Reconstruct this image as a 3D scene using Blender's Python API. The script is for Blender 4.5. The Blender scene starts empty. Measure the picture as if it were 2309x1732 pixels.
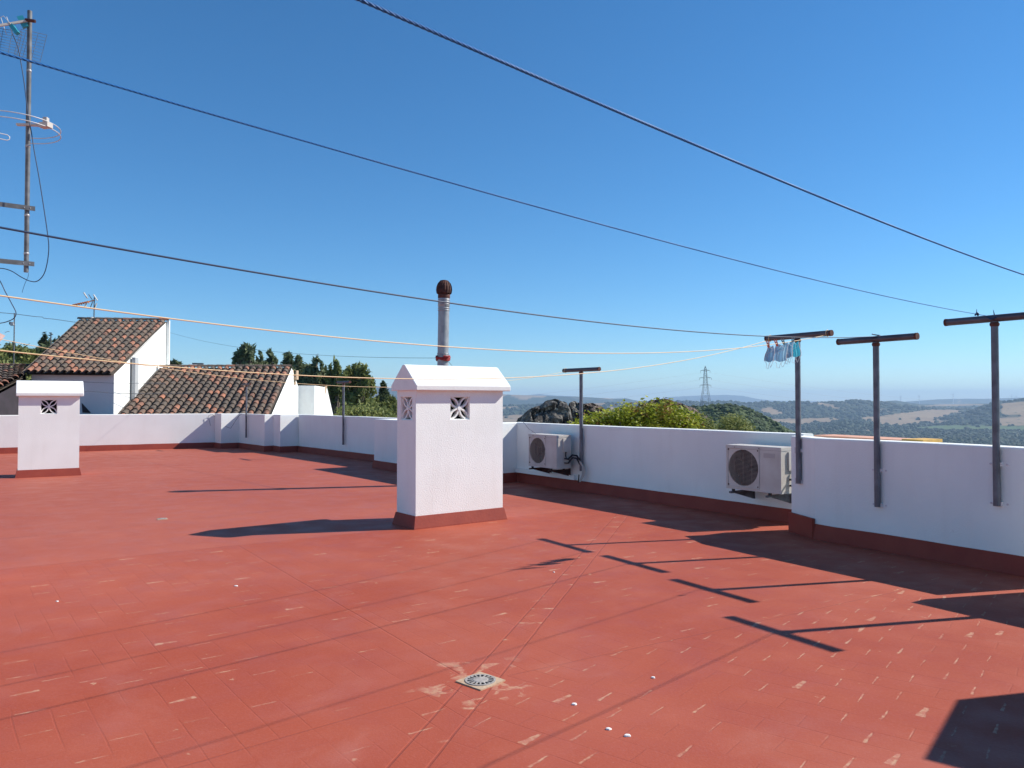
import bpy, math, random
from mathutils import Vector, noise
R = math.radians
rnd = random.Random(7)
sc = bpy.context.scene
COL = sc.collection

# ------------------------------------------------------------------ camera
FPX, PW, PH = 1734.0, 2309.0, 1732.0            # focal length in photo pixels
PITCH = math.atan(38 / FPX)
EYE = 1.6
cam = bpy.data.cameras.new('camera'); camo = bpy.data.objects.new('camera', cam); COL.objects.link(camo)
cam.sensor_width = 36; cam.lens = 36 * FPX / PW
cam.clip_start = 0.05; cam.clip_end = 80000
camo.location = (0, 0, EYE); camo.rotation_euler = (math.pi / 2 + PITCH, 0, 0)
sc.camera = camo

# ------------------------------------------------------------------ light
SUN_AZ = math.atan2(0.232, 0.973)               # direction towards the sun, from +X
SUN_EL = R(39.0)
w = bpy.data.worlds.new('World'); sc.world = w; w.use_nodes = True
nt = w.node_tree; nt.nodes.clear()
sky = nt.nodes.new('ShaderNodeTexSky'); sky.sky_type = 'NISHITA'; sky.sun_disc = False
sky.sun_elevation = SUN_EL; sky.sun_rotation = math.pi / 2 - SUN_AZ
sky.altitude = 300; sky.air_density = 0.92; sky.dust_density = 0.0; sky.ozone_density = 10.0
bg = nt.nodes.new('ShaderNodeBackground'); bg.inputs['Strength'].default_value = 0.094
wo = nt.nodes.new('ShaderNodeOutputWorld')
hs = nt.nodes.new('ShaderNodeHueSaturation'); hs.inputs['Saturation'].default_value = 1.11
tn = nt.nodes.new('ShaderNodeMixRGB'); tn.blend_type = 'MULTIPLY'; tn.inputs[0].default_value = 1; tn.inputs[2].default_value = (1.0, .985, .86, 1)   # the camera's daylight balance
nt.links.new(sky.outputs[0], hs.inputs['Color']); nt.links.new(hs.outputs[0], tn.inputs[1]); nt.links.new(tn.outputs[0], bg.inputs[0]); nt.links.new(bg.outputs[0], wo.inputs[0])
sl = bpy.data.lights.new('sun', 'SUN'); sl.energy = 3.7; sl.angle = R(0.5); sl.color = (1, 0.945, 0.865)
so = bpy.data.objects.new('sun', sl); COL.objects.link(so)
sdir = Vector((math.cos(SUN_EL) * math.cos(SUN_AZ), math.cos(SUN_EL) * math.sin(SUN_AZ), math.sin(SUN_EL)))
so.rotation_euler = sdir.to_track_quat('Z', 'Y').to_euler()
sc.view_settings.view_transform = 'Standard'; sc.view_settings.look = 'None'
sc.view_settings.exposure = 0.85; sc.view_settings.gamma = 1.0
sc.cycles.volume_bounces = 0

# ------------------------------------------------------------------ survey helpers: photo pixel -> place
def ray(x, y):
    u = PH / 2 - y
    Y = FPX * math.cos(PITCH) - u * math.sin(PITCH); Z = FPX * math.sin(PITCH) + u * math.cos(PITCH)
    return (x - PW / 2) / Y, Z / Y
def at(x, y, Y):
    r = ray(x, y); return Vector((r[0] * Y, Y, EYE + r[1] * Y))
def gp(x, y, h=0.0):
    r = ray(x, y); t = (h - EYE) / r[1]; return Vector((r[0] * t, t, h))
def proj(p):
    d = p[1] * math.cos(PITCH) + (p[2] - EYE) * math.sin(PITCH); u = -p[1] * math.sin(PITCH) + (p[2] - EYE) * math.cos(PITCH)
    return PW / 2 + FPX * p[0] / d, PH / 2 - FPX * u / d
def hit(x, a, d):
    """plan point where the sight line of column x meets the line a + t d"""
    k = ray(x, 904)[0]; t = (k * a[1] - a[0]) / (d[0] - k * d[1]); return (a[0] + t * d[0], a[1] + t * d[1])
def lerp(a, b, t): return a + (b - a) * t
def table(tab, x):
    if x <= tab[0][0]: return tab[0][1]
    for (a, b), (c, d) in zip(tab, tab[1:]):
        if x <= c: return b + (d - b) * (x - a) / (c - a)
    return tab[-1][1]

# ------------------------------------------------------------------ materials
def mat(name, color=(.5, .5, .5), rough=.7, metal=0.0, var=0.0, vscale=5.0, bump=0.0, bscale=40.0, color2=None, bdist=.01, detail=4.0, spec=None, lo=.35, hi=.65):
    m = bpy.data.materials.new(name); m.use_nodes = True; t = m.node_tree; b = t.nodes['Principled BSDF']
    b.inputs['Base Color'].default_value = (*color, 1); b.inputs['Roughness'].default_value = rough; b.inputs['Metallic'].default_value = metal
    if spec is not None: b.inputs['Specular IOR Level'].default_value = spec
    tc = t.nodes.new('ShaderNodeTexCoord')
    if color2 is not None or var:
        if color2 is None: color2 = tuple(c * (1 - var) for c in color)
        n = t.nodes.new('ShaderNodeTexNoise'); n.inputs['Scale'].default_value = vscale; n.inputs['Detail'].default_value = detail
        t.links.new(tc.outputs['Object'], n.inputs['Vector'])
        mr = t.nodes.new('ShaderNodeMapRange'); mr.inputs['From Min'].default_value = lo; mr.inputs['From Max'].default_value = hi
        t.links.new(n.outputs['Fac'], mr.inputs['Value'])
        mx = t.nodes.new('ShaderNodeMixRGB'); mx.inputs[1].default_value = (*color, 1); mx.inputs[2].default_value = (*color2, 1)
        t.links.new(mr.outputs[0], mx.inputs[0]); t.links.new(mx.outputs[0], b.inputs['Base Color'])
    if bump:
        n2 = t.nodes.new('ShaderNodeTexNoise'); n2.inputs['Scale'].default_value = bscale; n2.inputs['Detail'].default_value = 5
        t.links.new(tc.outputs['Object'], n2.inputs['Vector'])
        bp = t.nodes.new('ShaderNodeBump'); bp.inputs['Strength'].default_value = bump; bp.inputs['Distance'].default_value = bdist
        t.links.new(n2.outputs['Fac'], bp.inputs['Height']); t.links.new(bp.outputs[0], b.inputs['Normal'])
    return m
M = {}
M['plaster'] = mat('white_plaster', (.885, .90, .86), .9, color2=(.84, .85, .81), vscale=1.3, bump=.35, bscale=60, bdist=.008)
M['stucco'] = mat('rough_white_stucco', (.885, .90, .86), .9, color2=(.84, .85, .81), vscale=2, bump=.55, bscale=66, bdist=.006)
M['capwhite'] = mat('smooth_white_paint', (.85, .86, .82), .8, color2=(.80, .80, .765), vscale=5, bump=.2, bscale=30)
M['skirt'] = mat('red_skirting_paint', (.25, .033, .018), .7, color2=(.29, .045, .024), vscale=4, bump=.25, bscale=30)
for k_ in ('plaster', 'stucco', 'capwhite'):
    t_ = M[k_].node_tree; p_ = t_.nodes['Principled BSDF']; src_ = p_.inputs['Base Color'].links[0].from_socket
    tc_ = t_.nodes.new('ShaderNodeTexCoord'); mp_ = t_.nodes.new('ShaderNodeMapping'); mp_.inputs['Scale'].default_value = (7, 7, .9); t_.links.new(tc_.outputs['Object'], mp_.inputs[0])
    n_ = t_.nodes.new('ShaderNodeTexNoise'); n_.inputs['Scale'].default_value = 1; n_.inputs['Detail'].default_value = 6; t_.links.new(mp_.outputs[0], n_.inputs['Vector'])
    r_ = t_.nodes.new('ShaderNodeMapRange'); r_.inputs[1].default_value = .52; r_.inputs[2].default_value = .75; r_.inputs[4].default_value = .13; t_.links.new(n_.outputs['Fac'], r_.inputs[0])
    x_ = t_.nodes.new('ShaderNodeMixRGB'); x_.inputs[2].default_value = (.66, .62, .55, 1); t_.links.new(r_.outputs[0], x_.inputs[0]); t_.links.new(src_, x_.inputs[1])
    n2_ = t_.nodes.new('ShaderNodeTexNoise'); n2_.inputs['Scale'].default_value = 9; n2_.inputs['Detail'].default_value = 3; t_.links.new(tc_.outputs['Object'], n2_.inputs['Vector'])
    r2_ = t_.nodes.new('ShaderNodeMapRange'); r2_.inputs[1].default_value = .765; r2_.inputs[2].default_value = .80; r2_.inputs[4].default_value = .5; t_.links.new(n2_.outputs['Fac'], r2_.inputs[0])
    x2_ = t_.nodes.new('ShaderNodeMixRGB'); x2_.inputs[2].default_value = (.40, .34, .28, 1); t_.links.new(r2_.outputs[0], x2_.inputs[0]); t_.links.new(x_.outputs[0], x2_.inputs[1])
    t_.links.new(x2_.outputs[0], p_.inputs['Base Color'])
M['black'] = mat('dark_void', (.01, .01, .012), .9)
M['galv'] = mat('grey_painted_steel', (.17, .175, .20), .5, .3, color2=(.11, .11, .125), vscale=9, bump=.1)
M['barsteel'] = mat('purplish_weathered_steel', (.12, .115, .13), .5, .35, color2=(.085, .07, .075), vscale=7, bump=.1)
M['flue'] = mat('galvanised_flue_metal', (.40, .40, .40), .45, .35, color2=(.27, .27, .28), vscale=7, bump=.05)
M['rust'] = mat('rusty_metal', (.10, .028, .018), .8, .2, color2=(.035, .016, .014), vscale=14, bump=.4)
M['rust2'] = mat('orange_rust', (.13, .045, .03), .8, .1, color2=(.09, .03, .02), vscale=25, bump=.4)
M['mast'] = mat('grey_mast_pipe', (.15, .165, .18), .6, .1, color2=(.08, .085, .09), vscale=12)
M['alu'] = mat('aluminium', (.52, .52, .52), .45, .15)
M['acwhite'] = mat('ivory_appliance_paint', (.62, .60, .55), .45, color2=(.54, .50, .45), vscale=4)
M['grille'] = mat('brown_grille_wire', (.30, .25, .21), .6)
M['blade'] = mat('dark_fan_blade', (.035, .03, .028), .6)
M['rubber'] = mat('black_rubber', (.012, .012, .014), .6)
M['plasticgrey'] = mat('beige_plastic', (.50, .46, .41), .5)
M['teal'] = mat('teal_plastic', (.03, .30, .38), .4)
M['orange'] = mat('orange_plastic', (.65, .22, .05), .5)
M['ropeblue'] = mat('blue_twisted_rope', (.008, .12, .36), .55, spec=.3)
M['cord'] = mat('dark_blue_cord', (.012, .035, .085), .5)
M['yellow'] = mat('pale_yellow_plastic_cord', (.78, .55, .30), .45)
M['wire'] = mat('dark_wire', (.03, .04, .06), .6)
M['redcloth'] = mat('red_cloth', (.35, .03, .03), .8, var=.4, vscale=30)
M['peg'] = mat('coral_plastic_peg', (.75, .18, .10), .4)
M['peggrey'] = mat('grey_plastic_peg', (.30, .32, .30), .5)
M['ochre'] = mat('terracotta_coping_paint', (.62, .30, .20), .8, color2=(.70, .40, .28), vscale=5, bump=.2)
M['yellowedge'] = mat('ochre_yellow_paint', (.70, .42, .10), .8, color2=(.55, .33, .10), vscale=12)
M['cream'] = mat('cream_mortar', (.50, .38, .26), .9, color2=(.45, .30, .19), vscale=25, bump=.3)
M['drain'] = mat('grey_drain_metal', (.42, .38, .34), .6, color2=(.30, .27, .24), vscale=30)
M['white'] = mat('white_flake', (.82, .80, .76), .8)
M['paintplate'] = mat('white_painted_steel', (.66, .62, .63), .6)
M['trunk'] = mat('pale_bark', (.24, .19, .15), .9, color2=(.12, .09, .07), vscale=6, bump=.5, bscale=12)
M['pylon'] = mat('pylon_steel', (.16, .17, .19), .6, .2)
M['turbine'] = mat('white_turbine_paint', (.75, .75, .76), .5)
M['cable'] = mat('aluminium_conductor', (.34, .36, .40), .6)
M['shade'] = mat('shade_painted_render', (.045, .035, .045), .9, color2=(.03, .025, .03), vscale=3)  # dark tone carries the shade on the far left house wall
M['dimplaster'] = mat('shade_toned_white_render', (.70, .71, .72), .9, color2=(.62, .63, .65), vscale=.8, bump=.2)  # white render with shade toned into it; also weakens the stair house bounce
M['pipe'] = mat('grey_downpipe', (.42, .43, .43), .6)

def mask_mat(name, c):
    m = mat(name, c, .8); t = m.node_tree; b = t.nodes['Principled BSDF']
    tr = t.nodes.new('ShaderNodeBsdfTranslucent'); tr.inputs[0].default_value = (*c, 1)
    mx = t.nodes.new('ShaderNodeMixShader'); mx.inputs[0].default_value = .45
    t.links.new(b.outputs[0], mx.inputs[1]); t.links.new(tr.outputs[0], mx.inputs[2]); t.links.new(mx.outputs[0], t.nodes['Material Output'].inputs[0]); return m
M['maskblue'] = mask_mat('pale_blue_mask_fabric', (.46, .72, .86)); M['maskteal'] = mask_mat('cyan_mask_fabric', (.16, .66, .78)); M['maskwhite'] = mask_mat('white_mask_fabric', (.80, .82, .84))

def foliage(name, a, b, c, vs=1.2, rough=.6, transl=.25):
    m = bpy.data.materials.new(name); m.use_nodes = True; t = m.node_tree; p = t.nodes['Principled BSDF']; p.inputs['Roughness'].default_value = rough
    p.inputs['Specular IOR Level'].default_value = .25
    g = t.nodes.new('ShaderNodeAttribute'); g.attribute_name = 'rnd'
    tc = t.nodes.new('ShaderNodeTexCoord'); n = t.nodes.new('ShaderNodeTexNoise'); n.inputs['Scale'].default_value = vs; n.inputs['Detail'].default_value = 3
    t.links.new(tc.outputs['Object'], n.inputs['Vector'])
    ad = t.nodes.new('ShaderNodeMath'); ad.operation = 'ADD'; t.links.new(g.outputs['Fac'], ad.inputs[0]); t.links.new(n.outputs['Fac'], ad.inputs[1])
    mu = t.nodes.new('ShaderNodeMath'); mu.operation = 'MULTIPLY'; mu.inputs[1].default_value = .5; t.links.new(ad.outputs[0], mu.inputs[0])
    r = t.nodes.new('ShaderNodeValToRGB'); e = r.color_ramp.elements
    e[0].position = .25; e[0].color = (*a, 1); e[1].position = .8; e[1].color = (*c, 1); k = e.new(.5); k.color = (*b, 1)
    t.links.new(mu.outputs[0], r.inputs[0]); t.links.new(r.outputs[0], p.inputs['Base Color'])
    if transl:
        tr = t.nodes.new('ShaderNodeBsdfTranslucent'); t.links.new(r.outputs[0], tr.inputs[0])
        mx = t.nodes.new('ShaderNodeMixShader'); mx.inputs[0].default_value = transl
        t.links.new(p.outputs[0], mx.inputs[1]); t.links.new(tr.outputs[0], mx.inputs[2]); t.links.new(mx.outputs[0], t.nodes['Material Output'].inputs[0])
    return m
M['euca'] = foliage('grey_green_leaves', (.055, .080, .042), (.165, .205, .105), (.32, .36, .18), .6, transl=.35)
M['olive'] = foliage('olive_green_leaves', (.065, .085, .028), (.20, .235, .075), (.38, .38, .14), .8, transl=.35)
M['darkleaf'] = foliage('dark_green_leaves', (.030, .048, .026), (.080, .110, .052), (.17, .21, .09), .8)
M['fig'] = foliage('yellow_green_fig_leaves', (.09, .12, .012), (.28, .32, .03), (.56, .54, .10), 2.5, .45, .4)
M['figbrown'] = foliage('turning_brown_leaves', (.12, .07, .02), (.22, .13, .03), (.30, .22, .05), 2.5)
M['woods'] = foliage('far_oak_woods', (.013, .026, .013), (.024, .044, .019), (.045, .068, .026), .02, .8, 0)
M['scrub'] = foliage('hillside_scrub', (.016, .034, .010), (.036, .064, .017), (.075, .105, .03), .06, .8, 0)

def tile_mat():
    m = bpy.data.materials.new('weathered_barrel_tile'); m.use_nodes = True; t = m.node_tree; p = t.nodes['Principled BSDF']; p.inputs['Roughness'].default_value = .85
    g = t.nodes.new('ShaderNodeAttribute'); g.attribute_name = 'rnd'
    r = t.nodes.new('ShaderNodeValToRGB'); r.color_ramp.interpolation = 'LINEAR'; e = r.color_ramp.elements
    e[0].position = 0; e[0].color = (.075, .060, .050, 1); e[1].position = 1; e[1].color = (.40, .155, .088, 1)
    for pos, c in ((.45, (.115, .086, .066)), (.68, (.165, .098, .068)), (.82, (.27, .115, .072))):
        k = e.new(pos); k.color = (*c, 1)
    t.links.new(g.outputs['Fac'], r.inputs[0])
    tc = t.nodes.new('ShaderNodeTexCoord'); n = t.nodes.new('ShaderNodeTexNoise'); n.inputs['Scale'].default_value = 14; n.inputs['Detail'].default_value = 6
    t.links.new(tc.outputs['Object'], n.inputs['Vector'])
    mr = t.nodes.new('ShaderNodeMapRange'); mr.inputs['From Min'].default_value = .42; mr.inputs['From Max'].default_value = .66; t.links.new(n.outputs['Fac'], mr.inputs[0])
    mf = t.nodes.new('ShaderNodeMath'); mf.operation = 'MULTIPLY'; mf.inputs[1].default_value = .55; t.links.new(mr.outputs[0], mf.inputs[0])
    mx = t.nodes.new('ShaderNodeMixRGB'); mx.inputs[2].default_value = (.17, .14, .105, 1); t.links.new(mf.outputs[0], mx.inputs[0]); t.links.new(r.outputs[0], mx.inputs[1])
    n3 = t.nodes.new('ShaderNodeTexNoise'); n3.inputs['Scale'].default_value = 5; n3.inputs['Detail'].default_value = 6; t.links.new(tc.outputs['Object'], n3.inputs['Vector'])
    m3 = t.nodes.new('ShaderNodeMapRange'); m3.inputs['From Min'].default_value = .5; m3.inputs['From Max'].default_value = .72; t.links.new(n3.outputs['Fac'], m3.inputs[0])
    x3 = t.nodes.new('ShaderNodeMixRGB'); x3.inputs[2].default_value = (.045, .036, .03, 1); t.links.new(m3.outputs[0], x3.inputs[0]); t.links.new(mx.outputs[0], x3.inputs[1])
    t.links.new(x3.outputs[0], p.inputs['Base Color'])
    bp = t.nodes.new('ShaderNodeBump'); bp.inputs['Strength'].default_value = .6; bp.inputs['Distance'].default_value = .02
    t.links.new(n.outputs['Fac'], bp.inputs['Height']); t.links.new(bp.outputs[0], p.inputs['Normal'])
    return m
M['tile'] = tile_mat()

def rock_mat(name, a, b, c):
    m = mat(name, a, .9, color2=b, vscale=1.6, detail=9, bump=.9, bscale=3.5, bdist=.25, lo=.46, hi=.56)
    t = m.node_tree; p = t.nodes['Principled BSDF']; src = p.inputs['Base Color'].links[0].from_socket
    n = t.nodes.new('ShaderNodeTexNoise'); n.inputs['Scale'].default_value = 5; n.inputs['Detail'].default_value = 10; n.inputs['Roughness'].default_value = .7
    tc = t.nodes.new('ShaderNodeTexCoord'); t.links.new(tc.outputs['Object'], n.inputs['Vector'])
    mr = t.nodes.new('ShaderNodeMapRange'); mr.inputs['From Min'].default_value = .53; mr.inputs['From Max'].default_value = .6; t.links.new(n.outputs['Fac'], mr.inputs[0])
    mx = t.nodes.new('ShaderNodeMixRGB'); mx.inputs[2].default_value = (*c, 1); t.links.new(mr.outputs[0], mx.inputs[0]); t.links.new(src, mx.inputs[1]); t.links.new(mx.outputs[0], p.inputs['Base Color'])
    return m
M['rockgrey'] = rock_mat('lichened_grey_rock', (.030, .026, .024), (.085, .078, .068), (.26, .25, .22))
M['rockbrown'] = rock_mat('brown_rock', (.045, .030, .024), (.11, .072, .052), (.20, .155, .115))

# ------------------------------------------------------------------ mesh builder
class MB:
    def __init__(s): s.v = []; s.f = []; s.m = []; s.r = []; s.sm = []
    def add(s, vs, fs, mi=0, r=0.5, smooth=False):
        o = len(s.v); s.v.extend([tuple(p) for p in vs])
        for f in fs: s.f.append([o + i for i in f]); s.m.append(mi); s.r.append(r); s.sm.append(smooth)
    def box(s, x0, x1, y0, y1, z0, z1, mi=0, T=None):
        vs = [(x, y, z) for z in (z0, z1) for y in (y0, y1) for x in (x0, x1)]
        if T: vs = [T(Vector(p)) for p in vs]
        s.add(vs, [(0, 2, 3, 1), (4, 5, 7, 6), (0, 1, 5, 4), (2, 6, 7, 3), (0, 4, 6, 2), (1, 3, 7, 5)], mi)
    def prism(s, poly, z0, z1, mi=0):
        """poly: plan points counter-clockwise"""
        n = len(poly)
        a = sum(poly[i][0] * poly[(i + 1) % n][1] - poly[(i + 1) % n][0] * poly[i][1] for i in range(n))
        if a < 0: poly = poly[::-1]
        s.add([(p[0], p[1], z0) for p in poly] + [(p[0], p[1], z1) for p in poly],
              [tuple(range(n))[::-1], tuple(range(n, 2 * n))] + [(i, (i + 1) % n, n + (i + 1) % n, n + i) for i in range(n)], mi)
    def tube(s, pts, r, n=8, mi=0, caps=True, smooth=True, rv=.5):
        pts = [Vector(p) for p in pts]; m = len(pts); rr = r if isinstance(r, (list, tuple)) else [r] * m
        vs = []; up = Vector((0, 0, 1)); prev = None
        for i, p in enumerate(pts):
            d = (pts[min(i + 1, m - 1)] - pts[max(i - 1, 0)]).normalized()
            if prev is None:
                a = d.cross(up if abs(d.z) < .95 else Vector((1, 0, 0))).normalized()
            else:
                a = (prev - d * prev.dot(d)).normalized()
            prev = a; b = d.cross(a)
            for k in range(n):
                t = 2 * math.pi * k / n; vs.append(p + (a * math.cos(t) + b * math.sin(t)) * rr[i])
        fs = [(i * n + k, i * n + (k + 1) % n, (i + 1) * n + (k + 1) % n, (i + 1) * n + k) for i in range(m - 1) for k in range(n)]
        s.add(vs, fs, mi, rv, smooth)
        if caps: s.add(vs[:n], [tuple(range(n))], mi, rv); s.add(vs[-n:], [tuple(range(n))[::-1]], mi, rv)
    def bar(s, a, b, w, h, mi=0, up=Vector((0, 0, 1))):
        a = Vector(a); b = Vector(b); d = (b - a).normalized(); x = d.cross(up).normalized(); z = x.cross(d)
        vs = [p + x * sx * w / 2 + z * sz * h / 2 for p in (a, b) for sx, sz in ((-1, -1), (1, -1), (1, 1), (-1, 1))]
        s.add(vs, [(0, 1, 2, 3), (7, 6, 5, 4), (0, 4, 5, 1), (1, 5, 6, 2), (2, 6, 7, 3), (3, 7, 4, 0)], mi)
    def lathe(s, c, prof, n=24, mi=0, smooth=True):
        vs = [(c[0] + r * math.cos(2 * math.pi * k / n), c[1] + r * math.sin(2 * math.pi * k / n), c[2] + z) for r, z in prof for k in range(n)]
        fs = [(i * n + k, i * n + (k + 1) % n, (i + 1) * n + (k + 1) % n, (i + 1) * n + k) for i in range(len(prof) - 1) for k in range(n)]
        s.add(vs, fs, mi, .5, smooth)
    def build(s, name, mats, parent=None, label=None, cat=None, group=None, kind=None):
        me = bpy.data.meshes.new(name); me.from_pydata(s.v, [], s.f)
        if not isinstance(mats, (list, tuple)): mats = [mats]
        for m in mats: me.materials.append(m)
        me.polygons.foreach_set('material_index', s.m); me.polygons.foreach_set('use_smooth', s.sm)
        if len(set(s.r)) > 1:
            at_ = me.attributes.new('rnd', 'FLOAT', 'FACE'); at_.data.foreach_set('value', s.r)
        me.update()
        o = bpy.data.objects.new(name, me); COL.objects.link(o)
        if parent: o.parent = parent
        return tag(o, label, cat, group, kind)
def tag(o, label=None, cat=None, group=None, kind=None):
    if label: o['label'] = label
    if cat: o['category'] = cat
    if group: o['group'] = group
    if kind: o['kind'] = kind
    return o
def thing(name, label, cat, loc=(0, 0, 0), rz=0.0, group=None):
    o = bpy.data.objects.new(name, None); o.empty_display_size = .1; COL.objects.link(o)
    o.location = loc; o.rotation_euler = (0, 0, rz); return tag(o, label, cat, group)
def one(fn, name, m, parent=None, **k):
    b = MB(); fn(b); return b.build(name, m, parent, **k)
def ico(sub=1):
    t = (1 + 5 ** .5) / 2
    v = [Vector(p).normalized() for p in ((-1, t, 0), (1, t, 0), (-1, -t, 0), (1, -t, 0), (0, -1, t), (0, 1, t), (0, -1, -t), (0, 1, -t), (t, 0, -1), (t, 0, 1), (-t, 0, -1), (-t, 0, 1))]
    f = [(0, 11, 5), (0, 5, 1), (0, 1, 7), (0, 7, 10), (0, 10, 11), (1, 5, 9), (5, 11, 4), (11, 10, 2), (10, 7, 6), (7, 1, 8), (3, 9, 4), (3, 4, 2), (3, 2, 6), (3, 6, 8), (3, 8, 9), (4, 9, 5), (2, 4, 11), (6, 2, 10), (8, 6, 7), (9, 8, 1)]
    for _ in range(sub):
        c = {}; nf = []
        def mid(a, b):
            k = (min(a, b), max(a, b))
            if k not in c: v.append(((v[a] + v[b]) / 2).normalized()); c[k] = len(v) - 1
            return c[k]
        for a, b, d in f:
            x, y, z = mid(a, b), mid(b, d), mid(d, a); nf += [(a, x, z), (b, y, x), (d, z, y), (x, y, z)]
        f = nf
    return v, f

# ------------------------------------------------------------------ plan of the terrace
VD = Vector((.787, .617)); UD = Vector((-.617, .787))    # the two building directions
P = [(-21, 20.0), (-15.47, 23.28), (-10.2, 26.3), (-9.75, 25.73), (-9.28, 26.08), (-7.8, 24.19), (-7.576, 24.36), (-7.22, 23.9), (-6.76, 24.25),
     (-2.63, 18.98), (-3.35, 18.42), (-.63, 14.67), (.09, 15.24), (3.735, 9.94)]
RD = (Vector(P[13]) - Vector(P[12])).normalized(); RN = Vector((-RD.y, RD.x))   # run of the far right wall and its outward normal
FA = [(3.395, 9.47), (3.48, 8.94), (4.86, 6.68)]
FB = [(4.53, 6.45), (7.9, .95), (8.6, -.2)]
HW = 1.17

def floor_material():
    m = bpy.data.materials.new('red_painted_clay_floor'); m.use_nodes = True; t = m.node_tree; p = t.nodes['Principled BSDF']
    p.inputs['Specular IOR Level'].default_value = .26
    N = t.nodes.new; L = t.links.new
    def math_(op, a, b=None, c=None, clamp=False):
        n = N('ShaderNodeMath'); n.operation = op; n.use_clamp = clamp
        for i, v in enumerate((a, b, c)):
            if v is None: continue
            if isinstance(v, (int, float)): n.inputs[i].default_value = v
            else: L(v, n.inputs[i])
        return n.outputs[0]
    def rng(v, a, b, c=0., d=1.):
        n = N('ShaderNodeMapRange'); n.interpolation_type = 'SMOOTHSTEP'; L(v, n.inputs[0])
        for i, k in zip((1, 2, 3, 4), (a, b, c, d)): n.inputs[i].default_value = k
        return n.outputs[0]
    def mix(f, a, b):
        n = N('ShaderNodeMixRGB')
        if isinstance(f, (int, float)): n.inputs[0].default_value = f
        else: L(f, n.inputs[0])
        for i, v in ((1, a), (2, b)):
            if isinstance(v, tuple): n.inputs[i].default_value = (*v, 1)
            else: L(v, n.inputs[i])
        return n.outputs[0]
    tc = N('ShaderNodeTexCoord'); pos = tc.outputs['Object']
    sx = N('ShaderNodeSeparateXYZ'); L(pos, sx.inputs[0]); X, Y = sx.outputs[0], sx.outputs[1]
    def nz(scale, detail=4, vec=pos, rough=.5, dist=0):
        n = N('ShaderNodeTexNoise'); n.inputs['Scale'].default_value = scale; n.inputs['Detail'].default_value = detail; n.inputs['Roughness'].default_value = rough; n.inputs['Distortion'].default_value = dist; L(vec, n.inputs['Vector']); return n.outputs['Fac']
    def lin(a, b, c): return math_('ADD', math_('ADD', math_('MULTIPLY', X, a), math_('MULTIPLY', Y, b)), c)
    wob = math_('MULTIPLY', math_('SUBTRACT', nz(2.5), .5), .024)
    W, Ln = .166, .312
    c52, s52 = math.cos(math.radians(52)), math.sin(math.radians(52))
    side = math_('GREATER_THAN', math_('MINIMUM', lin(.966, -.26, .966 * .18 + .26 * 4.42 - .085), lin(.52, -.854, .52 * .18 + .854 * 4.42)), 0.0)      # the two slopes are tiled at different angles
    rg = math_('MULTIPLY', side, 1.0); lf = math_('SUBTRACT', 1.0, rg)
    ar_ = lin(c52, s52, -(c52 * 2.513 + s52 * 4.736) + W * 20.5); br_ = lin(-s52, c52, s52 * 2.513 - c52 * 4.736)
    a = math_('ADD', math_('ADD', math_('MULTIPLY', lin(.80, .60, 0), lf), math_('MULTIPLY', ar_, rg)), wob)
    b = math_('ADD', math_('ADD', math_('MULTIPLY', lin(-.60, .80, 0), lf), math_('MULTIPLY', br_, rg)), wob)
    ar = math_('DIVIDE', a, W); row = math_('FLOOR', ar); fa = math_('FRACT', ar)
    half = math_('MULTIPLY', math_('MODULO', math_('ABSOLUTE', row), 2), .5)
    br = math_('ADD', math_('DIVIDE', b, Ln), half); cell = math_('FLOOR', br); fb = math_('FRACT', br)
    cellr = math_('FLOOR', math_('ADD', br, .5)); cv = N('ShaderNodeCombineXYZ'); L(row, cv.inputs[0]); L(cellr, cv.inputs[1])
    wn = N('ShaderNodeTexWhiteNoise'); wn.noise_dimensions = '2D'; L(cv.outputs[0], wn.inputs['Vector'])
    rs = N('ShaderNodeSeparateColor'); L(wn.outputs['Color'], rs.inputs[0]); r1, r2, r3 = rs.outputs
    # distances in metres to the joints
    dl = math_('MULTIPLY', math_('SUBTRACT', .5, math_('ABSOLUTE', math_('SUBTRACT', fa, .5))), W)
    ds = math_('MULTIPLY', math_('SUBTRACT', .5, math_('ABSOLUTE', math_('SUBTRACT', fb, .5))), Ln)
    far = rng(lin(-.56, .83, -8.8), -.02, .02)                 # beyond the seam the floor is paler with fainter joints
    near = math_('SUBTRACT', 1.0, far)
    jl = math_('MULTIPLY', rng(dl, .002, .006, 1., 0.), rng(nz(1.7), .42, .6)); js = rng(ds, .002, .006, 1., 0.)
    joint = math_('MULTIPLY', math_('MAXIMUM', jl, math_('MULTIPLY', js, .7)), math_('ADD', math_('MULTIPLY', near, .8), .2))
    # base coat
    c = mix(rng(nz(.35, 3), .35, .65), (.345, .064, .030), (.395, .090, .048))
    c = mix(math_('MULTIPLY', rng(nz(2.2, 6), .45, .75), .40), c, (.43, .112, .068))
    c = mix(math_('MULTIPLY', far, .32), c, (.42, .13, .09))
    c = mix(math_('MULTIPLY', math_('SUBTRACT', r3, .5), .22, clamp=True), c, (.27, .050, .030))
    c = mix(math_('MULTIPLY', rng(nz(60, 4), .45, .7), .16), c, (.46, .16, .12))
    c = mix(math_('MULTIPLY', joint, math_('ADD', .15, math_('MULTIPLY', rg, .10))), c, (.19, .035, .022))
    # worn strips on the short joints: each tile its own length and width
    patch = rng(nz(.55, 2), .32, .62)
    amount = math_('ADD', math_('ADD', r1, math_('MULTIPLY', patch, .42)), math_('ADD', .07, math_('MULTIPLY', rg, .30)))
    present = rng(amount, .93, 1.06)
    big = rng(r2, .84, .87); taper = math_('ADD', .35, math_('MULTIPLY', math_('ABSOLUTE', math_('SUBTRACT', fa, math_('GREATER_THAN', r3, .35))), .75))
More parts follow.
